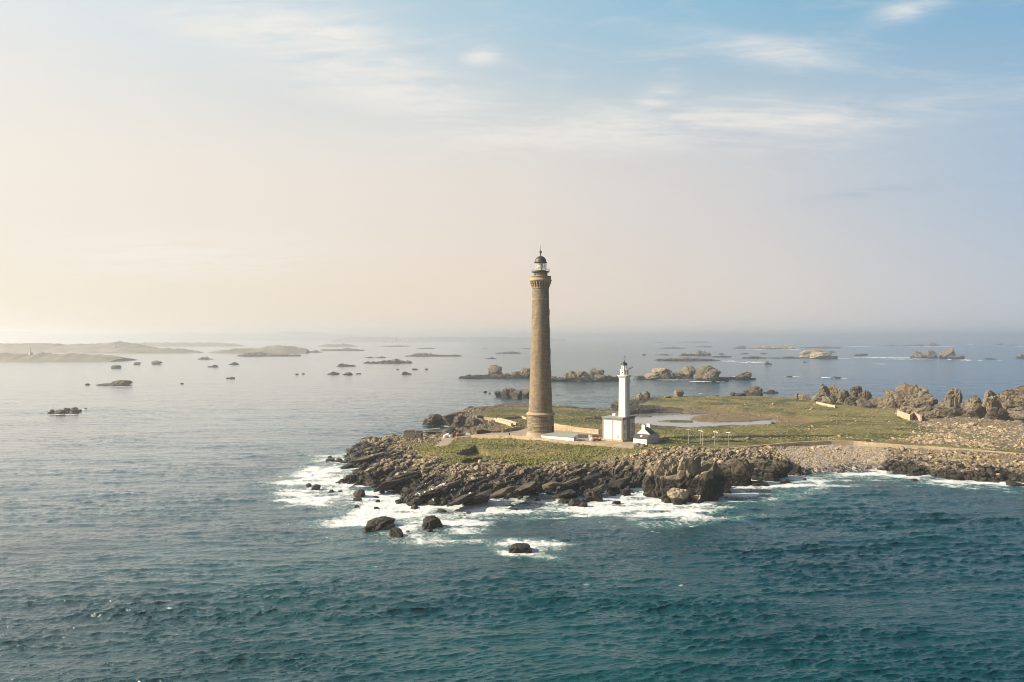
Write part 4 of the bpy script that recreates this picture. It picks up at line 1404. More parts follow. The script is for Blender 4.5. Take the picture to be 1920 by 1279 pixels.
sack(835, 820.5, 1.0, 'leftmost white bulk bag in the pile near the cabins')
sack(839.5, 820, 1.3, 'biggest white bulk bag in the middle of the pile near the cabins')
sack(844.5, 820.5, 0.9, 'rightmost white bulk bag of the pile near the cabins')
o = sack(846.5, 814.5, 2.1, 'grey green bush behind the white bulk bags', M_leaf, 'bush', 'bush', 1.0)
crate(850.5, 819.5, 0.9, 0.9, 1.7, M_rust, 'steel_drum_rack', 'tall dark brown bin right of the white bags', 'bin')
# small orange digger
x, y, z = gp(861, 817.5)
o = thing('excavator', 'small orange digger parked by the white bags', 'excavator', (x, y, z), R(20))
MB().box(-1.2, 1.2, -0.1, 0.35, 0, 0.6).box(-1.2, 1.2, 1.1, 1.5, 0, 0.6).build('tracks', M_rubber, o)
MB().box(-0.9, 1.1, 0.0, 1.4, 0.6, 1.25).build('body', M_orange, o)
cbn = MB().box(-0.1, 0.9, 0.1, 1.2, 1.25, 2.1).box(-0.2, 1.0, 0.0, 1.3, 2.1, 2.22).build('cab', M_dark, o)
MB().tube((-0.7, 0.6, 1.2), (-1.9, 0.6, 2.3), 0.14).tube((-1.9, 0.6, 2.3), (-2.6, 0.6, 1.0), 0.12).build('arm', M_orange, o)
MB().box(-2.9, -2.3, 0.3, 0.9, 0.6, 1.05).build('bucket', M_rust, o)
crate(870, 816.5, 1.8, 1.2, 0.9, M_timber, 'timber_stack', 'low stack of brown timber between the digger and the white bin', 'timber', 5)
crate(881.5, 817.5, 0.9, 0.9, 1.4, M_whiteflat, 'storage_bin', 'white storage bin at the left end of the yard wall', 'bin', 15, M_dark)
crate(875.5, 816, 1.2, 1.0, 0.8, M_bag, 'pallet_box', 'pale pallet box just left of the white storage bin', 'box', -12)
crate(829, 812.5, 2.2, 0.9, 0.5, M_timber, 'plank_pile', 'flat pile of old planks behind the white bags', 'timber', 4)
crate(822, 815, 1.6, 0.9, 0.6, M_rust, 'scrap_box', 'low rusty box right of the steel framework', 'box', -8)
# red pipe bundles
rr = random.Random(4)
for k, (px, lb) in enumerate([(922, 'red plastic pipe bundle at the left of the row by the quay'), (927.5, 'second red plastic pipe bundle from the left by the quay'), (932.5, 'third red plastic pipe bundle from the left by the quay'), (937.5, 'red plastic pipe bundle nearest the gate pillar')]):
    x, y, z = gp(px, 811.0 - 0.2 * k, 6)
    b = MB()
    for i in range(5):
        b.tube((-0.7, (i % 3) * 0.35, 0.18 + (i // 3) * 0.33), (0.7, (i % 3) * 0.35 + 0.1, 0.2 + (i // 3) * 0.33), 0.18, seg=7)
    tag(b.build('pipe_bundle', M_red, None, (x, y, z)), lb, 'pipes', 'red pipe bundles by the quay')
# things by the keeper house
crate(1107.5, 821.5, 1.2, 1.0, 1.1, M_whiteflat, 'storage_box', 'white square box behind the yard wall near the keeper house', 'box', 12)
sack(1109.5, 827.5, 0.85, 'white heaped sack beside the orange machine', name='bulk_bag', hs=1.1)
crate(1118, 820.5, 2.6, 1.0, 0.6, M_red, 'brick_stack', 'low red brick stack behind the orange machine', 'bricks', 4, M_rust)
x, y, z = gp(1118.5, 827)
o = thing('dumper', 'orange and yellow dumper parked left of the keeper house', 'dumper', (x, y, 6.0), R(-15))
MB().box(-1.7, 1.4, 0.0, 1.3, 0.45, 0.8).build('chassis', M_iron, o)
MB().poly([(-1.9, -0.1, 1.5), (0.3, -0.1, 1.5), (0.1, 0.1, 0.8), (-1.5, 0.1, 0.8), (-1.9, 1.4, 1.5), (0.3, 1.4, 1.5), (0.1, 1.2, 0.8), (-1.5, 1.2, 0.8)], [(3, 2, 1, 0), (4, 5, 6, 7), (0, 1, 5, 4), (1, 2, 6, 5), (2, 3, 7, 6), (3, 0, 4, 7)]).build('skip', M_orange, o)
MB().box(0.5, 1.5, 0.15, 1.15, 0.8, 1.35).build('engine_cover', M_yellow, o)
MB().tube((0.45, 0.2, 0.8), (0.45, 0.2, 2.2), 0.05).tube((0.45, 1.1, 0.8), (0.45, 1.1, 2.2), 0.05).tube((0.45, 0.2, 2.2), (0.45, 1.1, 2.2), 0.05).build('roll_bar', M_iron, o)
for wx, wyy in ((-1.1, -0.2), (-1.1, 1.35), (1.0, -0.2), (1.0, 1.35)):
    MB().tube((wx, wyy, 0.45), (wx, wyy + 0.25, 0.45), 0.45, seg=14).build('wheel', M_rubber, o)
crate(1125.5, 826.5, 0.9, 0.8, 1.0, M_yellow, 'gas_cage', 'small pale yellow box between the dumper and the keeper house', 'box', 8)
x, y, z = gp(955, 816.5, 6)
tag(MB().lathe([(0, 0), (0.28, 0), (0.3, 0.1), (0.24, 0.95), (0.3, 1.0), (0.3, 1.1), (0, 1.15)], 12).build('bollard', M_iron, None, (x, y, 6.0)), 'small dark mooring bollard alone on the open yard', 'bollard')

# ------------------------------------------------------------------ big rocks of the island
HP = [((0.75, -0.62, 0.0), 0.30), ((0.1, -0.95, 0.3), 0.60)]
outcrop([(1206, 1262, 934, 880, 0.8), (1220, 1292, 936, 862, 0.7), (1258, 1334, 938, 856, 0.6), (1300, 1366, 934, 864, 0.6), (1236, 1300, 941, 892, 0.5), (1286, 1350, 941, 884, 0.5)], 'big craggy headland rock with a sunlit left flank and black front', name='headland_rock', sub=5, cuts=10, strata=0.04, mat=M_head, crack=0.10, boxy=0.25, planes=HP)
outcrop([(1252, 1296, 944, 916, 0.8)], 'low broken rock at the foot of the headland rock', sub=5, mat=M_rocktan)
outcrop([(1290, 1322, 943, 928)], 'tan round boulder at the foot of the headland rock', sub=4, mat=M_rocktan)
outcrop([(1290, 1375, 924, 866, 0.6), (1350, 1420, 910, 860, 0.6), (1330, 1360, 920, 900)], 'dark cliff rock joining the headland rock on its right', name='cliff_rock', sub=5, mat=M_rockdark, strata=0.02)
outcrop([(1405, 1470, 902, 862, 0.6), (1445, 1480, 896, 866, 0.7)], 'dark cliff rock beside the left end of the grey shingle beach', name='cliff_rock', sub=5, mat=M_rockdark, strata=0.02)
outcrop([(675, 702, 838, 819), (668, 690, 842, 828), (690, 716, 838, 828)], 'dark pointed rock at the left tip of the island', sub=4, mat=M_rockdark)
outcrop([(1191, 1206, 841, 831), (1198, 1216, 842, 833)], 'small dark rock knob in front of the cottage', sub=4, z=5.2)
outcrop([(1762, 1802, 782, 752, 0.8), (1775, 1809, 772, 728, 0.8)], 'tall square pillar rock standing on a broader block', name='rock_stack', crack=0.11, sub=5, z=2.5, boxy=0.5)
outcrop([(1808, 1853, 784, 742, 0.8)], 'rounded grey block rock right of the pillar rock', name='rock_stack', crack=0.11, sub=5, z=2.5, boxy=0.5)
outcrop([(1846, 1884, 788, 742, 0.8), (1850, 1881, 760, 731, 0.6)], 'pointed rock with a black shaded side, second from the right edge', name='rock_stack', crack=0.11, sub=5, z=2.0, boxy=0.4)
outcrop([(1880, 1990, 790, 724, 0.7), (1874, 1905, 788, 736, 0.8)], 'massive layered rock cut by the right edge of the picture', name='rock_stack', crack=0.11, sub=6, z=2.0, strata=0.05, boxy=0.4)
outcrop([(1683, 1750, 776, 719, 0.7), (1664, 1704, 765, 731, 0.8), (1692, 1764, 784, 744, 0.6), (1650, 1690, 768, 742), (1722, 1768, 788, 762)], 'big split granite crag with two tilted tops', name='rock_stack', crack=0.11, sub=5, z=3.0, strata=0.05)
outcrop([(1533, 1562, 754, 720), (1552, 1584, 752, 722), (1524, 1552, 756, 738), (1545, 1572, 760, 742)], 'pale granite rock pile with upright slabs behind the meadow', name='rock_pile', crack=0.11, sub=5, z=3.4)
outcrop([(1570, 1600, 757, 731), (1596, 1621, 754, 723), (1612, 1636, 758, 732), (1585, 1612, 762, 742)], 'dark blocky rock pile right of the pale upright slabs', name='rock_pile', crack=0.11, sub=5, z=3.4, mat=M_rockdark)
outcrop([(1610, 1640, 765, 748), (1634, 1660, 765, 747), (1655, 1684, 766, 746)], 'low dark rock ridge between the rock pile and the split crag', name='rock_ridge', sub=4, z=3.4, mat=M_rockdark)
outcrop([(1490, 1504, 750, 738), (1500, 1521, 752, 739)], 'low tan rock at the far meadow edge', sub=4, z=3.4)
outcrop([(1191, 1210, 752, 737), (1204, 1220, 749, 733)], 'tan boulder pair on the tip of the stony spit', sub=4, z=3.0)
outcrop([(1265, 1284, 745, 731)], 'single pinkish knobbly rock on the far meadow edge', sub=4, z=3.2)
outcrop([(1240, 1260, 748, 742)], 'small flat rock on the spit between the two knobs', sub=3, z=3.0)
outcrop([(1146, 1163, 768, 753), (1152, 1178, 770, 757), (1160, 1190, 768, 755)], 'dark tidal rocks at the left end of the stony spit', name='tidal_rocks', cat='rocks', sub=4, mat=M_rockdark)
outcrop([(791, 808, 797, 785)], 'round dark boulder at the left end of the back shore', sub=4, mat=M_rockdark)
outcrop([(876, 888, 768, 762), (868, 880, 770, 766)], 'small dark rock off the back shore of the island', sub=3, mat=M_rockdark)
for i, (a, b, c, d_) in enumerate([(800, 830, 796, 777), (824, 858, 796, 776), (850, 880, 802, 778), (872, 905, 808, 784), (845, 872, 788, 771), (880, 908, 796, 778)]):
    outcrop([(a, b, c, d_)], ['dark jagged rock second from the left on the back shore', 'dark jagged rock third from the left on the back shore', 'dark jagged rock rising above the little cove', 'dark jagged rock nearest the ramp walls', 'brown jagged rock at the water line behind the cove', 'brown jagged rock between the cove and the ramp walls'][i], name='shore_rock', sub=4, z=0.8, mat=M_rockdark if i < 4 else M_rock, deep=0.8, group='jagged rocks of the back shore')
for i, (a, b, c, d_) in enumerate([(905, 926, 768, 763), (922, 942, 766, 760), (938, 962, 765, 758), (955, 975, 763, 755), (972, 993, 762, 756)]):
    outcrop([(a, b, c, d_)], ['leftmost low black rock along the far grass edge', 'second low black rock along the far grass edge', 'third low black rock along the far grass edge', 'fourth low black rock along the far grass edge, the tallest', 'low black rock just left of the tall lighthouse shaft'][i], name='shore_rock', sub=4, z=0.5, mat=M_rockdark, group='black rocks along the far grass edge')

outcrop([(1752, 1812, 790, 764, 0.5), (1800, 1862, 792, 762, 0.5), (1846, 1900, 794, 764, 0.5)], 'low dark rock apron joining the feet of the tall stacks at the right', name='rock_ridge', sub=5, z=1.5, mat=M_rockdark, crack=0.1)
# rocks standing in the surf of the near shore
surf = [((683, 738, 992, 973), 'wide dark rock lying in the surf off the near shore', M_rock), ((679, 697, 997, 987), 'small round dark rock left of the wide surf rock', M_rockdark), ((728, 756, 1007, 991), 'dark round rock in the surf, nearest the camera of the three', M_rock),
        ((790, 831, 992, 969), 'big square brown rock alone in the surf', M_rock), ((953, 996, 1034, 1021), 'low dark double rock in its own patch of surf', M_rockdark),
        ((659, 683, 933, 919), 'black pyramid rock in the surf near the left tip', M_rockdark), ((660, 679, 940, 934), 'flat black rock below the pyramid rock', M_rockdark), ((583, 601, 918, 909), 'dark rock farthest left in the surf', M_rockdark),
        ((572, 583, 913, 907), 'small black rock tip at the far left end of the surf', M_rockdark), ((614, 625, 924, 919), 'small black rock below the left tip boulders', M_rockdark), ((633, 642, 923, 920), 'tiny black rock between the left tip and the pyramid rock', M_rockdark),
        ((710, 721, 925, 919), 'small dark rock against the shore ledge', M_rockdark), ((699, 710, 934, 930), 'flat black rock in the surf right of the pyramid rock', M_rockdark), ((703, 712, 942, 937), 'small flat rock awash in the inner surf', M_rockdark), ((664, 672, 951, 947), 'small black rock awash between surf patches', M_rockdark),
        ((700, 712, 955, 951), 'thin rock awash below the inner surf', M_rockdark), ((818, 838, 961, 955), 'low dark rock awash above the big square rock', M_rockdark), ((874, 883, 963, 959), 'tiny dark rock right of the big square rock', M_rockdark), ((760, 768, 998, 995), 'tiny rock between the round and the square surf rocks', M_rockdark),
        ((800, 812, 998, 993), 'half submerged rock under the big square rock', M_rockdark), ((614, 622, 858, 855), 'tiny dark rock off the upper left shore', M_rockdark), ((610, 628, 864, 860), 'low flat rock off the upper left shore', M_rockdark),
        ((627, 642, 866, 859), 'dark rock touching the upper left shore', M_rockdark), ((1003, 1014, 939, 935), 'small dark rock awash in the middle of the surf', M_rockdark), ((956, 964, 950, 946), 'tiny dark rock in the surf below the ledges', M_rockdark),
        ((1046, 1072, 944, 934), 'flat brown rock in the surf left of the brown pair', M_rock), ((1066, 1092, 949, 936), 'brown rounded rock in the surf, left of a pair', M_rock), ((1083, 1102, 951, 942), 'dark flat rock, right of the brown rounded pair', M_rockdark),
        ((1110, 1131, 940, 922), 'tall brown rock at the surf edge right of centre', M_rock), ((1098, 1112, 940, 930), 'brown rock leaning on the tall surf edge rock', M_rock), ((1144, 1156, 930, 922), 'small dark rock right of the tall surf edge rock', M_rockdark),
        ((1163, 1184, 930, 918), 'rounded grey brown rock in the surf before the headland', M_rock), ((1148, 1165, 945, 940), 'thin flat rock awash before the headland', M_rockdark), ((1246, 1258, 942, 934), 'small dark rock at the headland foot', M_rockdark), ((1262, 1284, 946, 934), 'low pale rock lying at the headland foot', M_rock),
        ((1407, 1442, 911, 905), 'long flat rock in the surf right of the headland', M_rockdark), ((1463, 1485, 905, 899), 'dark flat rock in the surf below the shingle beach', M_rockdark), ((1505, 1514, 901, 897), 'small dark rock in the surf below the shingle beach', M_rockdark), ((1420, 1432, 903, 898), 'small dark rock close to the shore right of the headland', M_rockdark),
        ((1352, 1372, 915, 905), 'dark rock jutting from the shore right of the headland', M_rockdark), ((1890, 1925, 912, 904), 'dark rocks at the right edge of the near shore', M_rockdark), ((1710, 1722, 902, 898), 'small dark rock in the surf at the right', M_rockdark)]
for bl, lb, mt_ in surf:
    lumps = [bl]
    w0 = bl[1] - bl[0]
    if w0 > 30 and bl[0] != 790:
        lumps += [(bl[0] + w0 * 0.1, bl[0] + w0 * 0.6, bl[2] + 1, bl[3] + (bl[2] - bl[3]) * 0.35), (bl[0] + w0 * 0.65, bl[1] + 2, bl[2] + 1, bl[3] + (bl[2] - bl[3]) * 0.5)]
    outcrop(lumps, lb, name='sea_rock', sub=4 if w0 > 14 else 3, mat=mt_, deep=1.0 if w0 > 30 else 0.8, sink=0.5, group='rocks in the near surf')

# ------------------------------------------------------------------ slab ledges on the near shore
ledge_px = [(745, 905, 70, 9), (800, 925, 60, 10), (832, 915, 62, 9), (868, 935, 46, 8), (905, 930, 40, 8), (785, 948, 30, 8), (720, 868, 60, 6), (690, 858, 60, 6), (655, 880, 40, 5), (770, 890, 55, 6), (940, 922, 40, 7),
            (985, 915, 46, 8), (1030, 910, 40, 7), (1075, 905, 44, 8), (1110, 895, 50, 8), (1150, 885, 60, 9), (1185, 880, 50, 8), (1160, 905, 40, 7), (900, 905, 60, 7), (950, 900, 50, 7), (860, 900, 50, 6), (1060, 925, 30, 6), (1125, 915, 30, 7)]
lr_ = random.Random(9)
lbl_a = ['long dark slab ledge', 'tilted dark slab ledge', 'broad brown slab ledge']
where = ['by the left surf inlet', 'with gulls resting on it', 'just right of the gull ledge', 'above the first white surf bay', 'left of the surf bay centre', 'at the surf below the gull ledge', 'high on the left boulder slope', 'at the upper left shore', 'at the far left water line', 'above the left inlet',
         'behind the surf bay', 'left of the middle of the near shore', 'in the middle of the near shore', 'right of the middle of the near shore', 'above the brown surf pair', 'on the pale smooth slope', 'touching the headland on its left', 'below the pale smooth slope', 'below the grass mound, left part', 'below the grass mound, middle part',
         'above the gull ledge', 'at the surf by the brown pair', 'behind the tall surf edge rock']
for i, (px, py, ln_, h_) in enumerate(ledge_px):
    x, y, z = gp(px, py, 2.5)
    z = max(z, 0.45)
    sc = y / F
    V, Fc = rock_shape(400 + i, 4, cuts=7, boxy=0.6, disp=0.10, crack=0.05, cells=14)
    V = V * np.array([2.2 + lr_.random() * 1.4, ln_ * sc * 1.0, h_ * sc * 0.8])
    a = R(-10 + lr_.uniform(-8, 8))        # long axis runs away from the camera, leaning right
    ty = R(-16)
    V = np.column_stack([V[:, 0] * math.cos(ty) + V[:, 2] * math.sin(ty), V[:, 1], -V[:, 0] * math.sin(ty) + V[:, 2] * math.cos(ty)])
    V = rotz(V, R(-26) + lr_.uniform(-0.12, 0.12))
    o = link('rock_ledge', np_mesh('rock_ledge', V, Fc), M_rock if i in (15, 16, 18, 19, 14) else M_rockdark, None, (x, y, z - 0.1))
    tag(o, lbl_a[i % 3 if i not in (15, 16, 18, 19, 14) else 2] + ' ' + where[i], 'ledge', 'slab ledges of the near shore')

SEAWALLW = np.array([at(a, b, 5) for a, b in [(1339, 843), (1390, 839.5), (1440, 837), (1500, 834), (1557, 832.5), (1600, 833), (1640, 835.5), (1700, 839), (1760, 842), (1830, 846), (1900, 850), (1960, 852), (1900, 849.8), (1760, 841.8), (1640, 835.3), (1557, 832.3), (1440, 836.8)]])
# ------------------------------------------------------------------ boulders of the shore
rg = np.random.default_rng(77)
NV = 14
protoL = [rock_shape(900 + k, 2, cuts=7, boxy=0.35, disp=0.15, crack=0) for k in range(NV)]
protoS = [rock_shape(950 + k, 1, cuts=4, boxy=0.35, disp=0.12, crack=0) for k in range(NV)]


def scatter(n, x0, x1, y0, y1):
    return np.column_stack([rg.uniform(x0, x1, n), rg.uniform(y0, y1, n)])


Pc = np.vstack([scatter(170000, -85, 200, 222, 345), scatter(70000, 120, 300, 270, 520), scatter(9000, -60, 120, 345, 600)])
g, pave, beach, stony, yard = ground_masks(Pc)
dd = sdf(Pc, COASTW)
cl = fbm(Pc * 0.14, 3, 300)
front = (Pc[:, 1] < 345)
rocky = (1 - g) * (1 - pave) * (dd > -1)
prob = np.zeros(len(Pc))
leftslope = np.exp(-(((Pc[:, 0] + 40) / 26) ** 2))
prob = np.where(front, rocky * (0.18 + 0.55 * sst(cl, 0.42, 0.6) + 0.35 * leftslope) * (1 - 0.7 * beach) * (1 - 0.78 * sst(dd, 26, 16) * sst(Pc[:, 0], -40, -10) * sst(Pc[:, 0], 110, 80)), prob)

prob = np.where(~front, rocky * 0.30, prob)
prob = np.maximum(prob, stony * (0.10 + 0.5 * sst(cl, 0.42, 0.6)) * (dd > 1) * (1 - pave))
mead = g * (1 - pave) * (Pc[:, 0] > 80) * (Pc[:, 1] > 330)
prob = np.maximum(prob, mead * 0.10 * sst(fbm(Pc * 0.05, 2, 310), 0.45, 0.6))
prob = np.maximum(prob, beach * 0.6)
prob = np.where((Pc[:, 0] > 84) & (np.abs(sdf(Pc, SEAWALLW)) < 2.4), 0, prob)
# keep the yard, walls and houses clear
ok_ = (rg.random(len(Pc)) < prob)
cxy = np.array([[LX, LY]])
ok_ &= np.hypot(Pc[:, 0] - LX, Pc[:, 1] - LY) > 9
ok_ &= ~((Pc[:, 0] > 34) & (Pc[:, 0] < 68) & (Pc[:, 1] > 306) & (Pc[:, 1] < 332))
Pc = Pc[ok_]; g = g[ok_]; beach = beach[ok_]; stony = stony[ok_]; dd = dd[ok_]; md_ = mead[ok_]
sz = np.exp(rg.normal(-1.42, 0.55, len(Pc)))
sz *= np.where(beach > 0.5, 0.62, 1.0) * np.where(md_ > 0.5, 0.75, 1.0) * np.where(stony > 0.5, 1.15, 1.0) * np.where((dd < 16) & (beach < 0.3), 1.5, 1.0)
sz = np.clip(sz, 0.16, 2.3)
zz = ground(Pc[:, 0], Pc[:, 1])
m_ = (zz > -0.8)
Pc, sz, zz, beach, stony, md_ = Pc[m_], sz[m_], zz[m_], beach[m_], stony[m_], md_[m_]
print('boulders', len(Pc))
vis = (np.abs(Pc[:, 0] / Pc[:, 1]) < 960 / F)
score = np.where(vis, sz / Pc[:, 1], 0)
order = np.argsort(-score)
big_, rest = order[:300], order[300:]


def place(i, proto):
    V, Fc = proto
    s_ = sz[i]
    r_ = rg.uniform(0, 6.28)
    sc = np.array([rg.uniform(0.8, 1.35), rg.uniform(0.75, 1.2), rg.uniform(0.5, 0.85)]) * s_
    V = rotz(V * sc, r_)
    tl = rg.uniform(-0.45, 0.45)
    V = np.column_stack([V[:, 0], V[:, 1] * math.cos(tl) - V[:, 2] * math.sin(tl), V[:, 1] * math.sin(tl) + V[:, 2] * math.cos(tl)])
    return V, Fc


Vs, Fs, Tn, Lf, k = [], [], [], [], 0
for i in rest:
    V, Fc = place(i, (protoS if sz[i] * 1400 / Pc[i, 1] < 3.2 else protoL)[int(rg.integers(NV))])
    V = V + np.array([Pc[i, 0], Pc[i, 1], zz[i] + sz[i] * 0.15])
    Vs.append(V); Fs.append(Fc + k); k += len(V)
    Lf.append(np.full(len(V), 2.6 if beach[i] > 0.4 else 2.5 if (stony[i] > 0.5 or md_[i] > 0.5) else 1.3 if Pc[i, 0] > 125 else 0.0))
    Tn.append(np.full(len(V), rg.uniform(0.05, 0.8) + (0.25 if beach[i] > 0.5 or stony[i] > 0.5 or md_[i] > 0.5 else 0)))
me = np_mesh('boulders', np.vstack(Vs), np.vstack(Fs))
add_attr(me, 'tint', np.concatenate(Tn)); add_attr(me, 'lift', np.concatenate(Lf))
tag(link('boulders', me, M_boulder), 'loose boulders and stones covering the shore and the stony meadow', kind='stuff')
bmesh_cache = []
for k in range(NV * 2):
    V, Fc = protoL[k % NV]
    me = np_mesh('boulder', V, Fc)
    add_attr(me, 'tint', np.full(len(V), rg.uniform(0.2, 0.8)))
    me.materials.append(M_boulder)
    bmesh_cache.append(me)


def zone(i):
    x, y = Pc[i]
    if stony[i] > 0.4 or (x > 150 and y > 330): return 'pale granite boulder scattered over the stony ground at the right'
    if x < -38: return 'rough granite boulder on the left tip of the shore'
    if x < -5: return 'rough granite boulder on the shore slope left of the tall lighthouse'
    if x < 40: return 'rough granite boulder on the shore slope below the two lighthouses'
    if x < 110: return 'rough granite boulder on the shore around the headland rock'
    return 'rough granite boulder on the shore below the long sea wall'


GRP = {}
for i in big_:
    o = bpy.data.objects.new('boulder', bmesh_cache[int(rg.integers(NV * 2))])
    C.objects.link(o)
    s_ = float(sz[i])
    o.location = (float(Pc[i, 0]), float(Pc[i, 1]), float(zz[i] + s_ * 0.15))
    o.scale = (s_ * rg.uniform(0.8, 1.4), s_ * rg.uniform(0.75, 1.2), s_ * rg.uniform(0.5, 0.8))
    o.rotation_euler = (rg.uniform(-0.4, 0.4), rg.uniform(-0.4, 0.4), rg.uniform(0, 6.28))
    lb = zone(i)
    tag(o, lb, 'boulder', lb.replace('pale granite boulder', 'pale granite boulders').replace('rough granite boulder', 'rough granite boulders'))

# ------------------------------------------------------------------ low scrub on the grass
Pg = np.vstack([scatter(60000, -60, 75, 262, 335), scatter(40000, -40, 230, 325, 470)])
g, pave, beach_, stony_, yard_ = ground_masks(Pg)
cl = fbm(Pg * 0.10, 3, 500)
ok_ = (rg.random(len(Pg)) < g * (1 - pave) * (0.12 + 0.8 * sst(cl, 0.42, 0.6)) * np.where(Pg[:, 1] < 335, 0.5, 0.28) * (1 - stony_))
ok_ &= np.hypot(Pg[:, 0] - LX, Pg[:, 1] - LY) > 8
ok_ &= ~((Pg[:, 0] > 34) & (Pg[:, 0] < 68) & (Pg[:, 1] > 308) & (Pg[:, 1] < 332))
Pg = Pg[ok_]; zgnd = ground(Pg[:, 0], Pg[:, 1])
ok_ = zgnd > 1.6
Pg = Pg[ok_]; zgnd = zgnd[ok_]
Vb, Fb = ICO[1]
Vs, Fs, k = [], [], 0
print('tufts', len(Pg))
for i in range(len(Pg)):
    s_ = rg.uniform(0.2, 0.55)
    V = Vb * (np.array([s_, s_, s_ * rg.uniform(0.5, 1.0)]) * (0.75 + 0.5 * rg.random((len(Vb), 1)))) + np.array([Pg[i, 0], Pg[i, 1], zgnd[i]])
    Vs.append(V); Fs.append(Fb + k); k += len(V)
me = np_mesh('scrub', np.vstack(Vs), np.vstack(Fs))
M_scrub, n_, b_ = material('scrub_green')
p_ = pos(n_)
n_.put(b_.inputs['Base Color'], n_.mix(n_.rng(n_.noise(p_, 0.055, 5, 0.6), 0.42, 0.62), n_.ramp(n_.noise(p_, 0.9, 4, 0.7), [(0.3, (0.03, 0.042, 0.01)), (0.55, (0.17, 0.165, 0.04)), (0.75, (0.36, 0.32, 0.11))]), n_.ramp(n_.noise(p_, 0.9, 4, 0.7), [(0.3, (0.08, 0.075, 0.025)), (0.7, (0.36, 0.30, 0.13))])))
b_.inputs['Roughness'].default_value = 1.0
tag(link('scrub', me, M_scrub), 'low tussocks and scrub covering the island grass', kind='stuff')

# ------------------------------------------------------------------ reefs and islets out at sea
def reef(x0, x1, yb, yt, label, n=None, cat='islet', name='islet', mat=None, flat=0.35, peak=0.6, seed=0, sub=None, deepk=0.5):
    """long low reef with a few lumps; the tallest lump at fraction peak of its length"""
    mat = mat or M_rockfar
    r = random.Random(seed + int(x0 * 3 + yb))
    Xc, Y0 = at((x0 + x1) / 2, yb)
    wd = (x1 - x0) / F * Y0
    hg = max((yb - yt) / F * Y0, 0.5)
    if n is None: n = max(3, min(22, int((x1 - x0) / 5) + 2))
    parts = []
    s0 = sub or (5 if x1 - x0 > 60 else 4)
    V, Fc = rock_shape(int(x0 + yb * 3) % 9000, s0, cuts=2, boxy=0.1, disp=0.3, crack=0.04)
    lo, hi_ = V.min(0), V.max(0); V = (V - (lo + hi_) / 2) / (hi_ - lo) * 2
    V = V * np.array([wd / 2, wd * deepk / 2, hg * flat]); parts.append((V, Fc))
    for k in range(n):
        u = -0.44 + 0.88 * (k + r.uniform(0.2, 0.8)) / n
        near = math.exp(-(((u + 0.5 - peak) / 0.17) ** 2))
        hk = hg * (0.30 + 0.2 * r.random() + 0.6 * near)
        if k == 0: u, hk = peak - 0.5, hg
        wk = min(wd / n * r.uniform(1.0, 1.8) + hk * 0.8, wd * 0.55)
        V, Fc = rock_shape(int(x0 * 5 + k * 31) % 9000, 4 if (wk * F / Y0) > 14 else 3 if (wk * F / Y0) > 4 else 2, cuts=10, disp=0.15, crack=0.08, strata=0.04)
        lo, hi_ = V.min(0), V.max(0); V = (V - (lo + hi_) / 2) / (hi_ - lo) * 2
        V = V * np.array([wk / 2, wk * 0.4, hk * 0.65]); V[:, 2] += hk * 0.35
        V = V + np.array([u * wd, r.uniform(-0.12, 0.12) * wd * deepk, 0]); parts.append((V, Fc))
    V, Fc = merge_rocks(parts)
    q_ = np.column_stack([V[:, 0] + Xc, V[:, 1] + Y0])
    sc_ = 1.0 / max(hg * 1.1, 1.0)
    rgd = 1 - 2 * np.abs(fbm(q_ * sc_, 4, 7 + seed) - 0.5) * 2
    up_ = V[:, 2] > 0.05 * hg
    V[:, 2] += np.where(up_, (rgd - 0.75) * hg * 0.55, 0)
    return tag(link(name, np_mesh(name, V, Fc), mat, None, (Xc, Y0, 0)), label, cat)


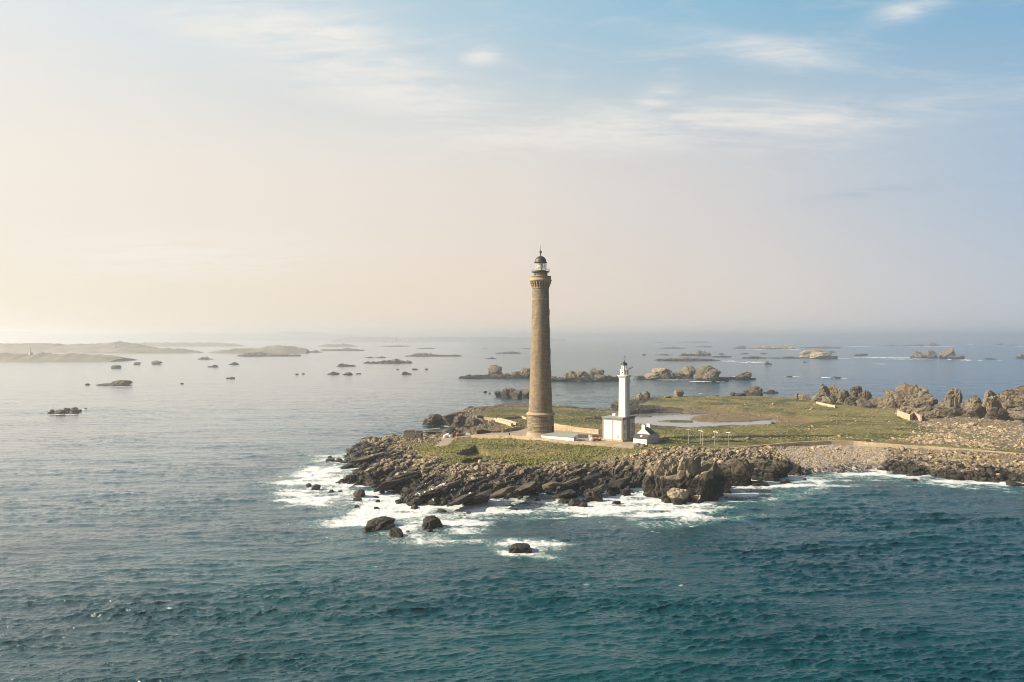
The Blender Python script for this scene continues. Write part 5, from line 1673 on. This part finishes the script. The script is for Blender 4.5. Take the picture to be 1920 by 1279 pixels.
D_, L_ = M_rockdark, M_rockfar
outcrop([(92, 101, 775, 768), (101, 121, 777, 768), (88, 94, 776, 773)], 'black rounded rocks, left part of the cluster in the left sea', 'rock', 'sea_rock', D_)
outcrop([(117, 131, 773.5, 765), (130, 147, 774, 764), (145, 152, 772, 768)], 'black rounded rocks, right part of the cluster in the left sea', 'rock', 'sea_rock', D_)
outcrop([(157, 163, 768, 765)], 'single small black rock right of the left cluster', 'rock', 'sea_rock', D_, sub=3)
outcrop([(203, 238, 723, 713), (178, 222, 723, 719, 0.4), (225, 248, 723, 721, 0.4)], 'dark domed islet with low ledges in the left sea', 'islet', 'islet', L_)
for a in [((159, 167, 722, 719), 'tiny dark rock left of the domed islet'), ((208, 224, 691, 685), 'wedge shaped islet in the left sea'), ((249, 263, 684, 679), 'small humped islet between the wedge and the grey dome islet'), ((282, 302, 683, 676), 'grey dome shaped islet in the left sea'),
          ((337, 343, 720, 718), 'tiny dark rock right of the domed islet, below the boat'), ((553, 559, 703, 700.5), 'tiny dark rock, left of a pair in the middle left sea'), ((566, 571, 702, 700), 'tiny dark rock, right of a pair in the middle left sea'),
          ((743, 748, 693.5, 691.5), 'tiny rock left of three under the long reef'), ((772, 783, 693.5, 691), 'small rock, middle of three under the long reef'), ((796, 802, 693.5, 691), 'tiny rock right of three under the long reef'),
          ((906, 913, 736, 733), 'small rock left of the jagged channel rocks'), ((916, 920, 738, 736), 'tiny rock touching the jagged channel rocks'), ((878, 883, 708, 706), 'tiny rock below the left end of the long green reef'),
          ((1476, 1488, 707, 705), 'small flat rock in the right sea with a little foam'), ((1604, 1622, 667, 664), 'small dark rock left of the foam streak at right'), ((1618, 1628, 666, 663), 'dark flat rock above the foam streak at right'), ((1850, 1870, 674, 672), 'low flat dark rock right of the twin stacks'),
          ((1340, 1348, 745, 741), 'small dark rock behind the meadow edge'), ((1558, 1580, 709, 706.5), 'low dark rock with a white foam streak'), ((1870, 1882, 647, 643), 'tiny hazy rock far out at the right'), ((1894, 1904, 648, 646), 'tiny low rock far out near the right edge'),
          ((1420, 1425, 745, 742), 'tiny dark rock in front of the dark shore stack'), ((1204, 1212, 666.5, 664), 'tiny rock left of the crest reef in the centre sea'), ((1506, 1512, 680, 678), 'tiny rock below the whitish twin dome islet')]:
    outcrop([a[0]], a[1], 'rock', 'sea_rock', D_ if a[0][2] > 690 else L_, sub=3)
reef(369, 399, 674, 669, 'low ragged islet in the hazy left sea', seed=1, peak=0.5)
reef(388, 408, 688.5, 684, 'small low rock islet left of the boat', seed=2, peak=0.8)
reef(428, 449, 684, 679.5, 'small flat rock islet above the boat', seed=3)
reef(612, 636, 702, 697, 'dark low reef, left of two in the middle left sea', seed=4, mat=D_)
reef(642, 661, 703, 698, 'dark low reef, right of two in the middle left sea', seed=5, mat=D_)
reef(664, 678, 701.5, 699.5, 'thin trailing reef right of the two dark reefs', seed=6, mat=D_, n=3)
reef(629, 668, 687, 681.5, 'ragged reef above the two dark reefs', seed=7, peak=0.35)
reef(678, 777, 681, 673, 'long tapering reef with a hump in the centre left sea', seed=8, peak=0.65)
reef(682, 700, 671, 669, 'thin reef left of two above the long tapering reef', seed=9, n=3)
reef(702, 724, 671, 668.5, 'thin reef right of two above the long tapering reef', seed=10)
reef(752, 772, 702, 697, 'dark rock islet left of the long green reef', seed=11, mat=D_, peak=0.4)
reef(758, 872, 668, 662, 'long ragged far reef in the centre left sea', seed=12, peak=0.3, n=14)
reef(569, 605, 661, 657, 'thin hazy islet in the far centre left sea', seed=13)
reef(650, 682, 658, 655, 'thin hazy islet above the long ragged reef', seed=14)
reef(712, 768, 650, 647.5, 'hazy low bank far out left of centre', seed=15, flat=0.8)
reef(780, 818, 654, 652, 'thin dark bank far out left of centre', seed=16, flat=0.8)
reef(928, 977, 663, 659, 'low islet with a tiny beacon hump left of the tall lighthouse', seed=17, peak=0.65, flat=0.6)
reef(904, 913, 654.5, 653, 'tiny far bank left of the tall lighthouse', seed=18, n=2)
reef(973, 995, 654.5, 652.5, 'low far bank touching the tall lighthouse shaft', seed=19)
reef(910, 931, 672.5, 670, 'thin reef below the beacon islet', seed=20)
reef(1222, 1262, 666, 664, 'thin crest reef left of the big rocky islet', seed=21)
reef(1270, 1334, 667, 657, 'rocky islet with a jagged top in the centre right sea', seed=22, peak=0.65)
reef(1226, 1352, 676.5, 669.5, 'broad red brown tidal reef below the jagged islet', seed=23, flat=0.8, peak=0.5, deepk=0.35)
reef(1332, 1372, 670, 666, 'dark reef joining the jagged islet on its right', seed=24, flat=0.5)
reef(1385, 1440, 672, 667.5, 'middle part of the thin dark reef line', seed=25, peak=0.5, flat=0.4)
reef(1440, 1506, 672, 668.5, 'right part of the thin dark reef line', seed=26, flat=0.4)
reef(1431, 1446, 684.5, 676, 'pointed dark rock below the thin reef line', seed=27, n=3, peak=0.45)
outcrop([(1501, 1552, 671, 656, 0.7), (1522, 1560, 673, 660, 0.7), (1548, 1574, 673, 667, 0.6)], 'whitish twin dome islet in the right sea', 'islet', 'islet', M_rocktan, strata=0.0)
reef(1545, 1566, 661, 658, 'small rocks behind the whitish twin dome islet', seed=28)
reef(1345, 1358, 664.5, 662, 'small rock left of two between reef and sandy islet', seed=29, n=3)
reef(1385, 1405, 664, 661.5, 'small rocks between the reef line and the sandy islet', seed=30)
reef(1424, 1438, 664, 661.5, 'small dark rock below the sandy islet', seed=31, n=3)
reef(1372, 1400, 653.5, 647.5, 'hazy rock at the left end of the sandy islet', seed=32)
reef(1404, 1496, 654.5, 646.5, 'sandy coloured flat islet with rocks at its right end', seed=33, mat=M_rocktan, flat=0.75, peak=0.85, deepk=0.3)
reef(1494, 1580, 653, 649, 'long dark low reef right of the sandy islet', seed=34, flat=0.5)
reef(1234, 1286, 653.5, 650, 'thin slanting reef in the far centre', seed=35)
reef(1300, 1336, 651, 648, 'thin far reef above the slanting reef', seed=36)
reef(1270, 1336, 642.5, 639, 'far hazy bank near the horizon right of the white lighthouse', seed=37, flat=0.8)
reef(1176, 1230, 638, 635.8, 'very faint far bank near the horizon behind the white lighthouse', seed=38, flat=0.8)
reef(1222, 1246, 643, 641, 'small faint bank left of the far hazy bank', seed=39)
outcrop([(1713, 1738, 671.5, 658.5, 0.8), (1735, 1761, 672, 657, 0.8)], 'blocky stack, left one of the twin stacks far right', 'rock', 'sea_stack', L_, strata=0.04)
outcrop([(1767, 1796, 672, 653, 0.8), (1786, 1813, 672.5, 666, 0.6)], 'rounded stack, right one of the twin stacks far right', 'rock', 'sea_stack', L_, strata=0.02)
reef(1690, 1738, 649, 644.5, 'hazy low far rocks left of the hazy cone', seed=40, peak=0.7)
reef(1735, 1762, 649, 642.5, 'hazy cone shaped far rock above the twin stacks', seed=41, n=3, peak=0.5)
reef(1660, 1681, 648.5, 646.5, 'thin far reef left of the hazy far rocks', seed=42)
reef(1904, 1925, 672, 663, 'blue grey rock at the right edge of the sea', seed=43, peak=0.6)
outcrop([(1398, 1434, 742, 725, 0.8), (1406, 1430, 743, 730)], 'black blocky shore stack behind the meadow', 'rock', 'sea_stack', D_)
outcrop([(1370, 1384, 743, 736), (1380, 1402, 744, 737)], 'low black lumps left of the black blocky stack', 'rock', 'sea_rock', D_)
reef(1428, 1460, 737, 731.5, 'low dark tail reef right of the black blocky stack', seed=44, mat=D_)
# the long green reef behind the two lighthouses
reef(856, 1000, 709, 697, 'left tapering end of the long reef behind the tall lighthouse', seed=45, name='reef', cat='reef', peak=0.8, flat=0.55, mat=L_, n=22, deepk=0.35)
outcrop([(913, 942, 700, 686), (918, 934, 696, 684)], 'jagged knob on the left end of the long reef', 'rock', 'reef_rock', L_, z=1.5)
outcrop([(974, 1002, 703, 691), (990, 1022, 706, 695)], 'rock knob on the long reef beside the tall lighthouse shaft', 'rock', 'reef_rock', L_, z=1.5)
reef(985, 1190, 714, 697, 'middle green topped part of the long reef between the lighthouses', seed=46, name='reef', cat='reef', peak=0.5, flat=0.6, n=30, deepk=0.3, mat=L_)
outcrop([(1082, 1102, 713, 696), (1092, 1120, 713, 699)], 'rounded crag in the middle of the long reef', 'rock', 'reef_rock', M_rock)
outcrop([(1106, 1124, 702, 690), (1118, 1134, 704, 693)], 'small peak on the long reef left of the white lighthouse', 'rock', 'reef_rock', M_rock, z=1.0)
reef(1180, 1300, 711, 698, 'dark low part of the long reef right of the white lighthouse', seed=47, name='reef', cat='reef', flat=0.7, n=24, deepk=0.3, mat=D_)
outcrop([(1224, 1262, 702, 690, 0.6), (1208, 1240, 710, 700)], 'sunlit pale dome rock on the long reef', 'rock', 'reef_rock', M_rocktan, z=1.0)
outcrop([(1278, 1306, 708, 686, 0.8), (1262, 1290, 710, 697)], 'pale jagged rock left of the big layered reef rock', 'rock', 'reef_rock', M_rock)
outcrop([(1303, 1354, 715, 685, 0.6), (1318, 1352, 716, 695, 0.6)], 'big layered rock at the right end of the long reef', 'rock', 'reef_rock', M_rock, strata=0.05, sub=5)
outcrop([(1346, 1368, 714, 707, 0.5)], 'low skirt rock at the foot of the big layered reef rock', 'rock', 'reef_rock', D_)
outcrop([(1380, 1411, 712, 697, 0.8), (1365, 1386, 711, 706, 0.5), (1404, 1418, 712, 709, 0.5)], 'dark hump rock right of the long reef', 'rock', 'reef_rock', D_)
outcrop([(1480, 1487, 707, 705.5)], 'tiny dark rock awash right of the hump rock', 'rock', 'sea_rock', D_, sub=3)
reef(893, 926, 708, 704.5, 'low dark ledge below the long reef left end', seed=48, mat=D_, name='reef', cat='reef')
# jagged channel rocks
outcrop([(926, 944, 744, 734), (938, 956, 746, 728), (950, 968, 746, 727), (960, 980, 748, 732), (974, 1000, 745, 729), (985, 1006, 744, 733)], 'cluster of jagged brown channel rocks behind the tall lighthouse', 'rocks', 'channel_rocks', D_, cuts=12)


# ------------------------------------------------------------------ foam streaks far out (flat sheets on the water)
def streak(x0, x1, yc, th, seed=0):
    r = random.Random(seed + int(x0))
    n = 26
    up, dn = [], []
    for k in range(n + 1):
        u = k / n
        px = x0 + (x1 - x0) * u
        e = math.sin(math.pi * u) ** 0.6
        yy = yc + r.uniform(-0.25, 0.25) * th
        up.append(at(px, yy - th * e * r.uniform(0.1, 0.6) - 0.02)); dn.append(at(px, yy + th * e * r.uniform(0.1, 0.6) + 0.02))
    pts = [(x, y, 0.35) for x, y in up] + [(x, y, 0.35) for x, y in dn]
    fc = [(k, k + 1, n + 2 + k, n + 1 + k) for k in range(n)]
    return pts, fc


sf = MB()
for a in [(1350, 1385, 677.5, 1.6), (1380, 1432, 679.5, 1.8), (1415, 1440, 681, 1.2), (1520, 1600, 672, 1.0), (1598, 1720, 670.5, 1.2), (1650, 1760, 673.5, 1.2), (1538, 1572, 709, 2.0), (1576, 1590, 710, 0.8), (1700, 1795, 649.8, 0.8), (1800, 1824, 675.5, 2.0), (1776, 1784, 674.6, 1.2),
          (1833, 1842, 676.3, 1.0), (1868, 1880, 675.8, 0.7), (1640, 1664, 683, 1.0), (1814, 1826, 646, 0.9), (1900, 1925, 649.5, 0.7), (1230, 1300, 713.0, 0.9), (1290, 1360, 716.0, 1.3), (1470, 1500, 706.5, 0.8), (1370, 1384, 706.5, 0.6), (1400, 1440, 656, 0.8), (1480, 1500, 655.5, 0.7),
          (1308, 1318, 739.5, 1.4), (1580, 1640, 650, 0.5), (1100, 1108, 714, 1.0), (200, 250, 725, 0.8), (88, 150, 778, 0.9), (150, 165, 769, 0.6), (1430, 1450, 685, 0.6), (1450, 1500, 655, 0.6)]:
    sf.poly(*streak(*a))
tag(sf.build('surf_foam', M_foam), 'thin white foam streaks round the outer reefs', kind='stuff')


# ------------------------------------------------------------------ far mainland and big hazy islands
def ridge(prof, yb, name, label=None, cat=None, kind=None, depth=0.25, seed=0, mat=None, rough=0.07):
    """prof: (px, py top) outline; waterline at row yb"""
    x0, x1 = prof[0][0], prof[-1][0]
    _, Y0 = at(0, yb)
    n = int(min(1200, max(60, (x1 - x0) * 3)))
    pxs = np.linspace(x0, x1, n)
    tops = np.interp(pxs, [p[0] for p in prof], [p[1] for p in prof])
    zt = CAMH + (632 - tops) / F * Y0
    zt = np.maximum(zt, 0.1)
    rows = 15
    wdp = (x1 - x0) / F * Y0 * depth
    Vx = (pxs - 960) / F * Y0
    V = []
    for j in range(rows):
        v = j / (rows - 1) * 2 - 1
        c_ = max(0, 1 - abs(v) ** 1.6)
        P = np.stack([Vx / (zt.max() * 0.7) + seed, np.full(n, v * 1.6)], 1)
        P2 = np.stack([Vx / (Y0 * 0.0035), np.full(n, v * 5.0)], 1)
        z = zt * c_ * (1 + rough * 4 * (fbm(P, 4, seed) - 0.5)) + c_ * Y0 * 0.0022 * (fbm(P2, 3, seed + 3) - 0.4) - (0.5 if abs(v) == 1 else 0)
        V.append(np.stack([Vx * (1 + (v + 1) * 0.0), np.full(n, Y0 + wdp * 0.5 + v * wdp * 0.5), z], 1))
    V = np.vstack(V)
    ii = np.arange(rows * n).reshape(rows, n)
    Qd = np.stack([ii[:-1, :-1], ii[:-1, 1:], ii[1:, 1:], ii[1:, :-1]], -1).reshape(-1, 4)
    c = V.mean(0); c[2] = 0
    o = link(name, np_mesh(name, V - c, Qd, True), mat or M_land, None, tuple(c))
    return tag(o, label, cat, None, kind)


ridge([(-400, 624), (-100, 623), (0, 625.5), (40, 625), (110, 624), (180, 624.5), (270, 623), (300, 624.5), (380, 625), (430, 624.8), (480, 622.5), (512, 622.5), (550, 624.5), (620, 628), (640, 632), (650, 634)], 639.5, 'hills', kind='structure', depth=0.4, mat=M_land)
ridge([(620, 636), (660, 632.5), (690, 632), (720, 632.5), (760, 634), (820, 633), (880, 633), (940, 632.5), (1000, 633.5), (1060, 636)], 641.5, 'hills', kind='structure', depth=0.1, mat=M_land)
ridge([(-350, 645), (-100, 645), (10, 645), (40, 645), (60, 648), (90, 647), (122, 647.5), (132, 644.5), (150, 644), (160, 642.5), (182, 643), (197, 645), (212, 648), (222, 651), (240, 655), (250, 660)], 662, 'hills', kind='structure', depth=0.35, mat=M_land)
ridge([(-300, 660), (-60, 662), (0, 665), (10, 664), (24, 666), (42, 664), (46, 662), (52, 663), (60, 666), (95, 665), (103, 662.5), (112, 665), (140, 666), (165, 668), (180, 669), (196, 672), (204, 673.5)], 678.5, 'far_island', 'dark wooded hazy island at the left edge of the sea', 'island', depth=0.22, mat=M_land)
ridge([(225, 647), (250, 643), (290, 642.5), (330, 643), (380, 642.5), (420, 643.5), (440, 646), (452, 649)], 649.5, 'far_island', 'long flat hazy island farthest back at the left', 'island', depth=0.1, mat=M_land)
ridge([(185, 661), (220, 653), (260, 652), (300, 653), (340, 655), (365, 659), (372, 661)], 662, 'far_island', 'long flat hazy island joining the hilly headland', 'island', depth=0.12, mat=M_land)
ridge([(388, 661), (410, 657), (440, 654), (480, 653), (495, 650), (505, 648.5), (520, 648), (535, 649), (548, 651), (560, 653), (572, 656)], 662.5, 'far_island', 'hazy island with a rounded hill in the left sea', 'island', depth=0.2, mat=M_land)
reef(440, 566, 668, 661, 'broken rocky shore in front of the island with the rounded hill', seed=60, n=14, flat=0.7, peak=0.3, mat=M_rockfar, deepk=0.3)
ridge([(596, 650), (605, 646.5), (635, 646), (643, 644.5), (655, 647), (668, 649.5)], 650, 'far_island', 'flat hazy island in the middle left distance', 'island', depth=0.12, mat=M_land)
reef(600, 684, 657.5, 652, 'thin hazy reefs below the flat hazy island', seed=61, n=10, flat=0.6, mat=M_land)


# far buildings on the hazy coast
def far_light(px, pyb, pyt, Y, label):
    x = (px - 960) / F * Y
    h = (pyb - pyt) / F * Y
    zb = zat(pyb, Y)
    o = thing('distant_lighthouse', label, 'lighthouse', (x, Y, zb))
    MB().lathe([(h * 0.11, -h * 0.3), (h * 0.075, h * 0.8), (h * 0.11, h * 0.81), (h * 0.11, h * 0.85)], 12).build('tower', M_whiteflat, o)
    MB().lathe([(h * 0.06, h * 0.85), (h * 0.06, h * 0.94), (0, h)], 12).build('lantern', M_iron, o)
    MB().box(-h * 0.5, h * 0.3, h * 0.1, h * 0.4, -h * 0.3, h * 0.12).build('annex', M_whiteflat, o)


_, yn = at(0, 678.5)
far_light(56.5, 662, 652, yn * 1.03, 'tiny white lighthouse above the dark wooded island at the left edge')
_, yn = at(0, 662)
far_light(215, 649.5, 641, yn * 1.03, 'tiny white lighthouse at the tip of the hilly headland')
_, yn = at(0, 641.5)
for i, (px, py, wpx) in enumerate([(731, 636.6, 3.5), (734.5, 637.4, 2.5), (742, 637.6, 4.5), (747, 638.2, 3), (757, 637.2, 2.5), (764.5, 636.8, 2.5)]):
    Y = yn * 0.985
    x = (px - 960) / F * Y; z = zat(py, Y); w_ = wpx / F * Y
    lb = ['first', 'second', 'third, widest', 'fourth', 'fifth', 'last'][i] + ' far white house from the left on the hazy mainland shore'
    o = thing('house', lb, 'house', (x, Y, z), R(10 * i), 'white houses on the hazy mainland shore')
    MB().box(-w_ / 2, w_ / 2, 0, w_ * 0.7, -w_, w_ * 0.45).build('walls', M_whiteflat, o)
    MB().poly([(-w_ / 2, 0, w_ * .45), (w_ / 2, 0, w_ * .45), (w_ / 2, w_ * .7, w_ * .45), (-w_ / 2, w_ * .7, w_ * .45), (-w_ / 2, w_ * .35, w_ * .7), (w_ / 2, w_ * .35, w_ * .7)], [(0, 1, 5, 4), (2, 3, 4, 5), (0, 4, 3), (1, 2, 5), (3, 2, 1, 0)]).build('roof', M_slate, o)

# ------------------------------------------------------------------ boat
bx_, by_ = at(432.5, 710)
bl_ = 15 / F * by_
o = thing('boat', 'small grey motor boat on the hazy left sea', 'boat', (bx_, by_, 0), R(4))
pts = []
secs = [(-0.5, 0.16, 0.13), (-0.3, 0.18, 0.12), (0.0, 0.18, 0.12), (0.3, 0.13, 0.15), (0.5, 0.01, 0.2)]
for u, hw, top in secs:
    pts += [(u * bl_, -hw * bl_, top * bl_), (u * bl_, -hw * bl_ * 0.6, -0.05 * bl_), (u * bl_, hw * bl_ * 0.6, -0.05 * bl_), (u * bl_, hw * bl_, top * bl_)]
fc = []
for i in range(len(secs) - 1):
    for k in range(3): fc.append((i * 4 + k, i * 4 + k + 1, i * 4 + 5 + k, i * 4 + 4 + k))
    fc.append((i * 4 + 3, i * 4, i * 4 + 4, i * 4 + 7))
fc += [(0, 1, 2, 3), (19, 18, 17, 16)]
MB().poly(pts, fc).build('hull', plain('boat_hull', (0.03, 0.035, 0.045), 0.5), o)
cbn = MB().box(-0.05 * bl_, 0.18 * bl_, -0.1 * bl_, 0.1 * bl_, 0.12 * bl_, 0.26 * bl_).build('cabin', M_whiteflat, o)
MB().box(0.181 * bl_, 0.185 * bl_, -0.08 * bl_, 0.08 * bl_, 0.19 * bl_, 0.24 * bl_).build('windscreen', M_dark, cbn)
MB().tube((0.05 * bl_, 0, 0.26 * bl_), (0.05 * bl_, 0, 0.42 * bl_), 0.01 * bl_).build('mast', M_pole, o)


# ------------------------------------------------------------------ gulls on the dark ledges
bpy.context.view_layer.update()
dg = bpy.context.evaluated_depsgraph_get()


def hit(px, py):
    a = (px - 960.0) / F; b = -(py - 639.5) / F
    d_ = Vector((a, cp_ + b * sp_, b * cp_ - sp_)).normalized()
    ok, loc, nrm, _, ob, _ = S.ray_cast(dg, Vector((0, 0, CAMH)), d_)
    return (loc, ob.name) if ok else (None, None)


def gull_mesh():
    V, Fc = ICO[2]
    body = V * np.array([0.30, 0.13, 0.13]); body[:, 2] += 0.24
    body[:, 2] += np.where(body[:, 0] > 0.1, (body[:, 0] - 0.1) * 0.35, 0)
    head = V * np.array([0.09, 0.075, 0.08]) + np.array([0.29, 0, 0.45])
    neck = V * np.array([0.09, 0.08, 0.14]) + np.array([0.23, 0, 0.35])
    tail = V * np.array([0.16, 0.07, 0.03]) + np.array([-0.34, 0, 0.23])
    parts = [(body, Fc), (head, Fc), (neck, Fc), (tail, Fc)]
    for s_ in (-1, 1): parts.append((V * np.array([0.012, 0.012, 0.1]) + np.array([0.02, s_ * 0.05, 0.08]), Fc))
    return merge_rocks(parts)


GV, GF = gull_mesh()
GV = GV * 1.35
gm_ = np_mesh('gull', GV, GF, True)
gm_.materials.append(M_gull)
bill = MB().tube((0.5, 0, 0.6), (0.62, 0, 0.57), 0.022, 0.008, 6)
bmesh.ops.recalc_face_normals(bill.bm, faces=bill.bm.faces)
bill_me = bpy.data.meshes.new('bill'); bill.bm.to_mesh(bill_me); bill.bm.free(); bill_me.materials.append(M_yellow)
GUL = [(805.5, 921), (808, 921), (810.5, 919.5), (814.3, 918), (818, 917.5), (819.5, 915), (823.5, 913), (825.5, 911.5), (827.5, 912), (829, 910), (833, 909), (832.5, 911.5), (796.4, 925), (786.5, 928), (788.5, 931), (782.5, 926.5), (780.5, 929.8),
       (832, 922.5), (833.5, 923.5), (847.5, 921), (852.5, 919), (852, 921), (798.5, 909), (815, 906.5), (812.5, 939.5), (863.5, 911), (850, 951), (881, 927)]
rr = random.Random(3)
for (px, py) in GUL:
    loc, nm = hit(px, py)
    if loc is None or nm.startswith('water') or nm.startswith('haze'): continue
    o = bpy.data.objects.new('gull', gm_); C.objects.link(o)
    o.location = loc; o.rotation_euler = (0, 0, rr.uniform(0, 6.28))
    tag(o, 'white gull resting on the dark ledges left of the surf bay', 'gull', 'gulls resting on the dark shore ledges')
    c = bpy.data.objects.new('bill', bill_me); C.objects.link(c); c.parent = o

# ------------------------------------------------------------------ haze
HZ = 0.00023
mt = bpy.data.materials.new('haze')
mt.use_nodes = True
n_ = NT(mt.node_tree)
n_.n.clear()
mo = n_.node('ShaderNodeOutputMaterial')
vp = n_.node('ShaderNodeVolumePrincipled')
vp.inputs['Density'].default_value = HZ
vp.inputs['Color'].default_value = (0.93, 0.945, 0.98, 1)
vp.inputs['Anisotropy'].default_value = 0.6
n_.l.new(vp.outputs[0], mo.inputs['Volume'])
hz = MB()
hz.box(-90000, 90000, -3500, 95000, -6.0, 100.0)
tag(hz.build('haze', mt), kind='stuff')
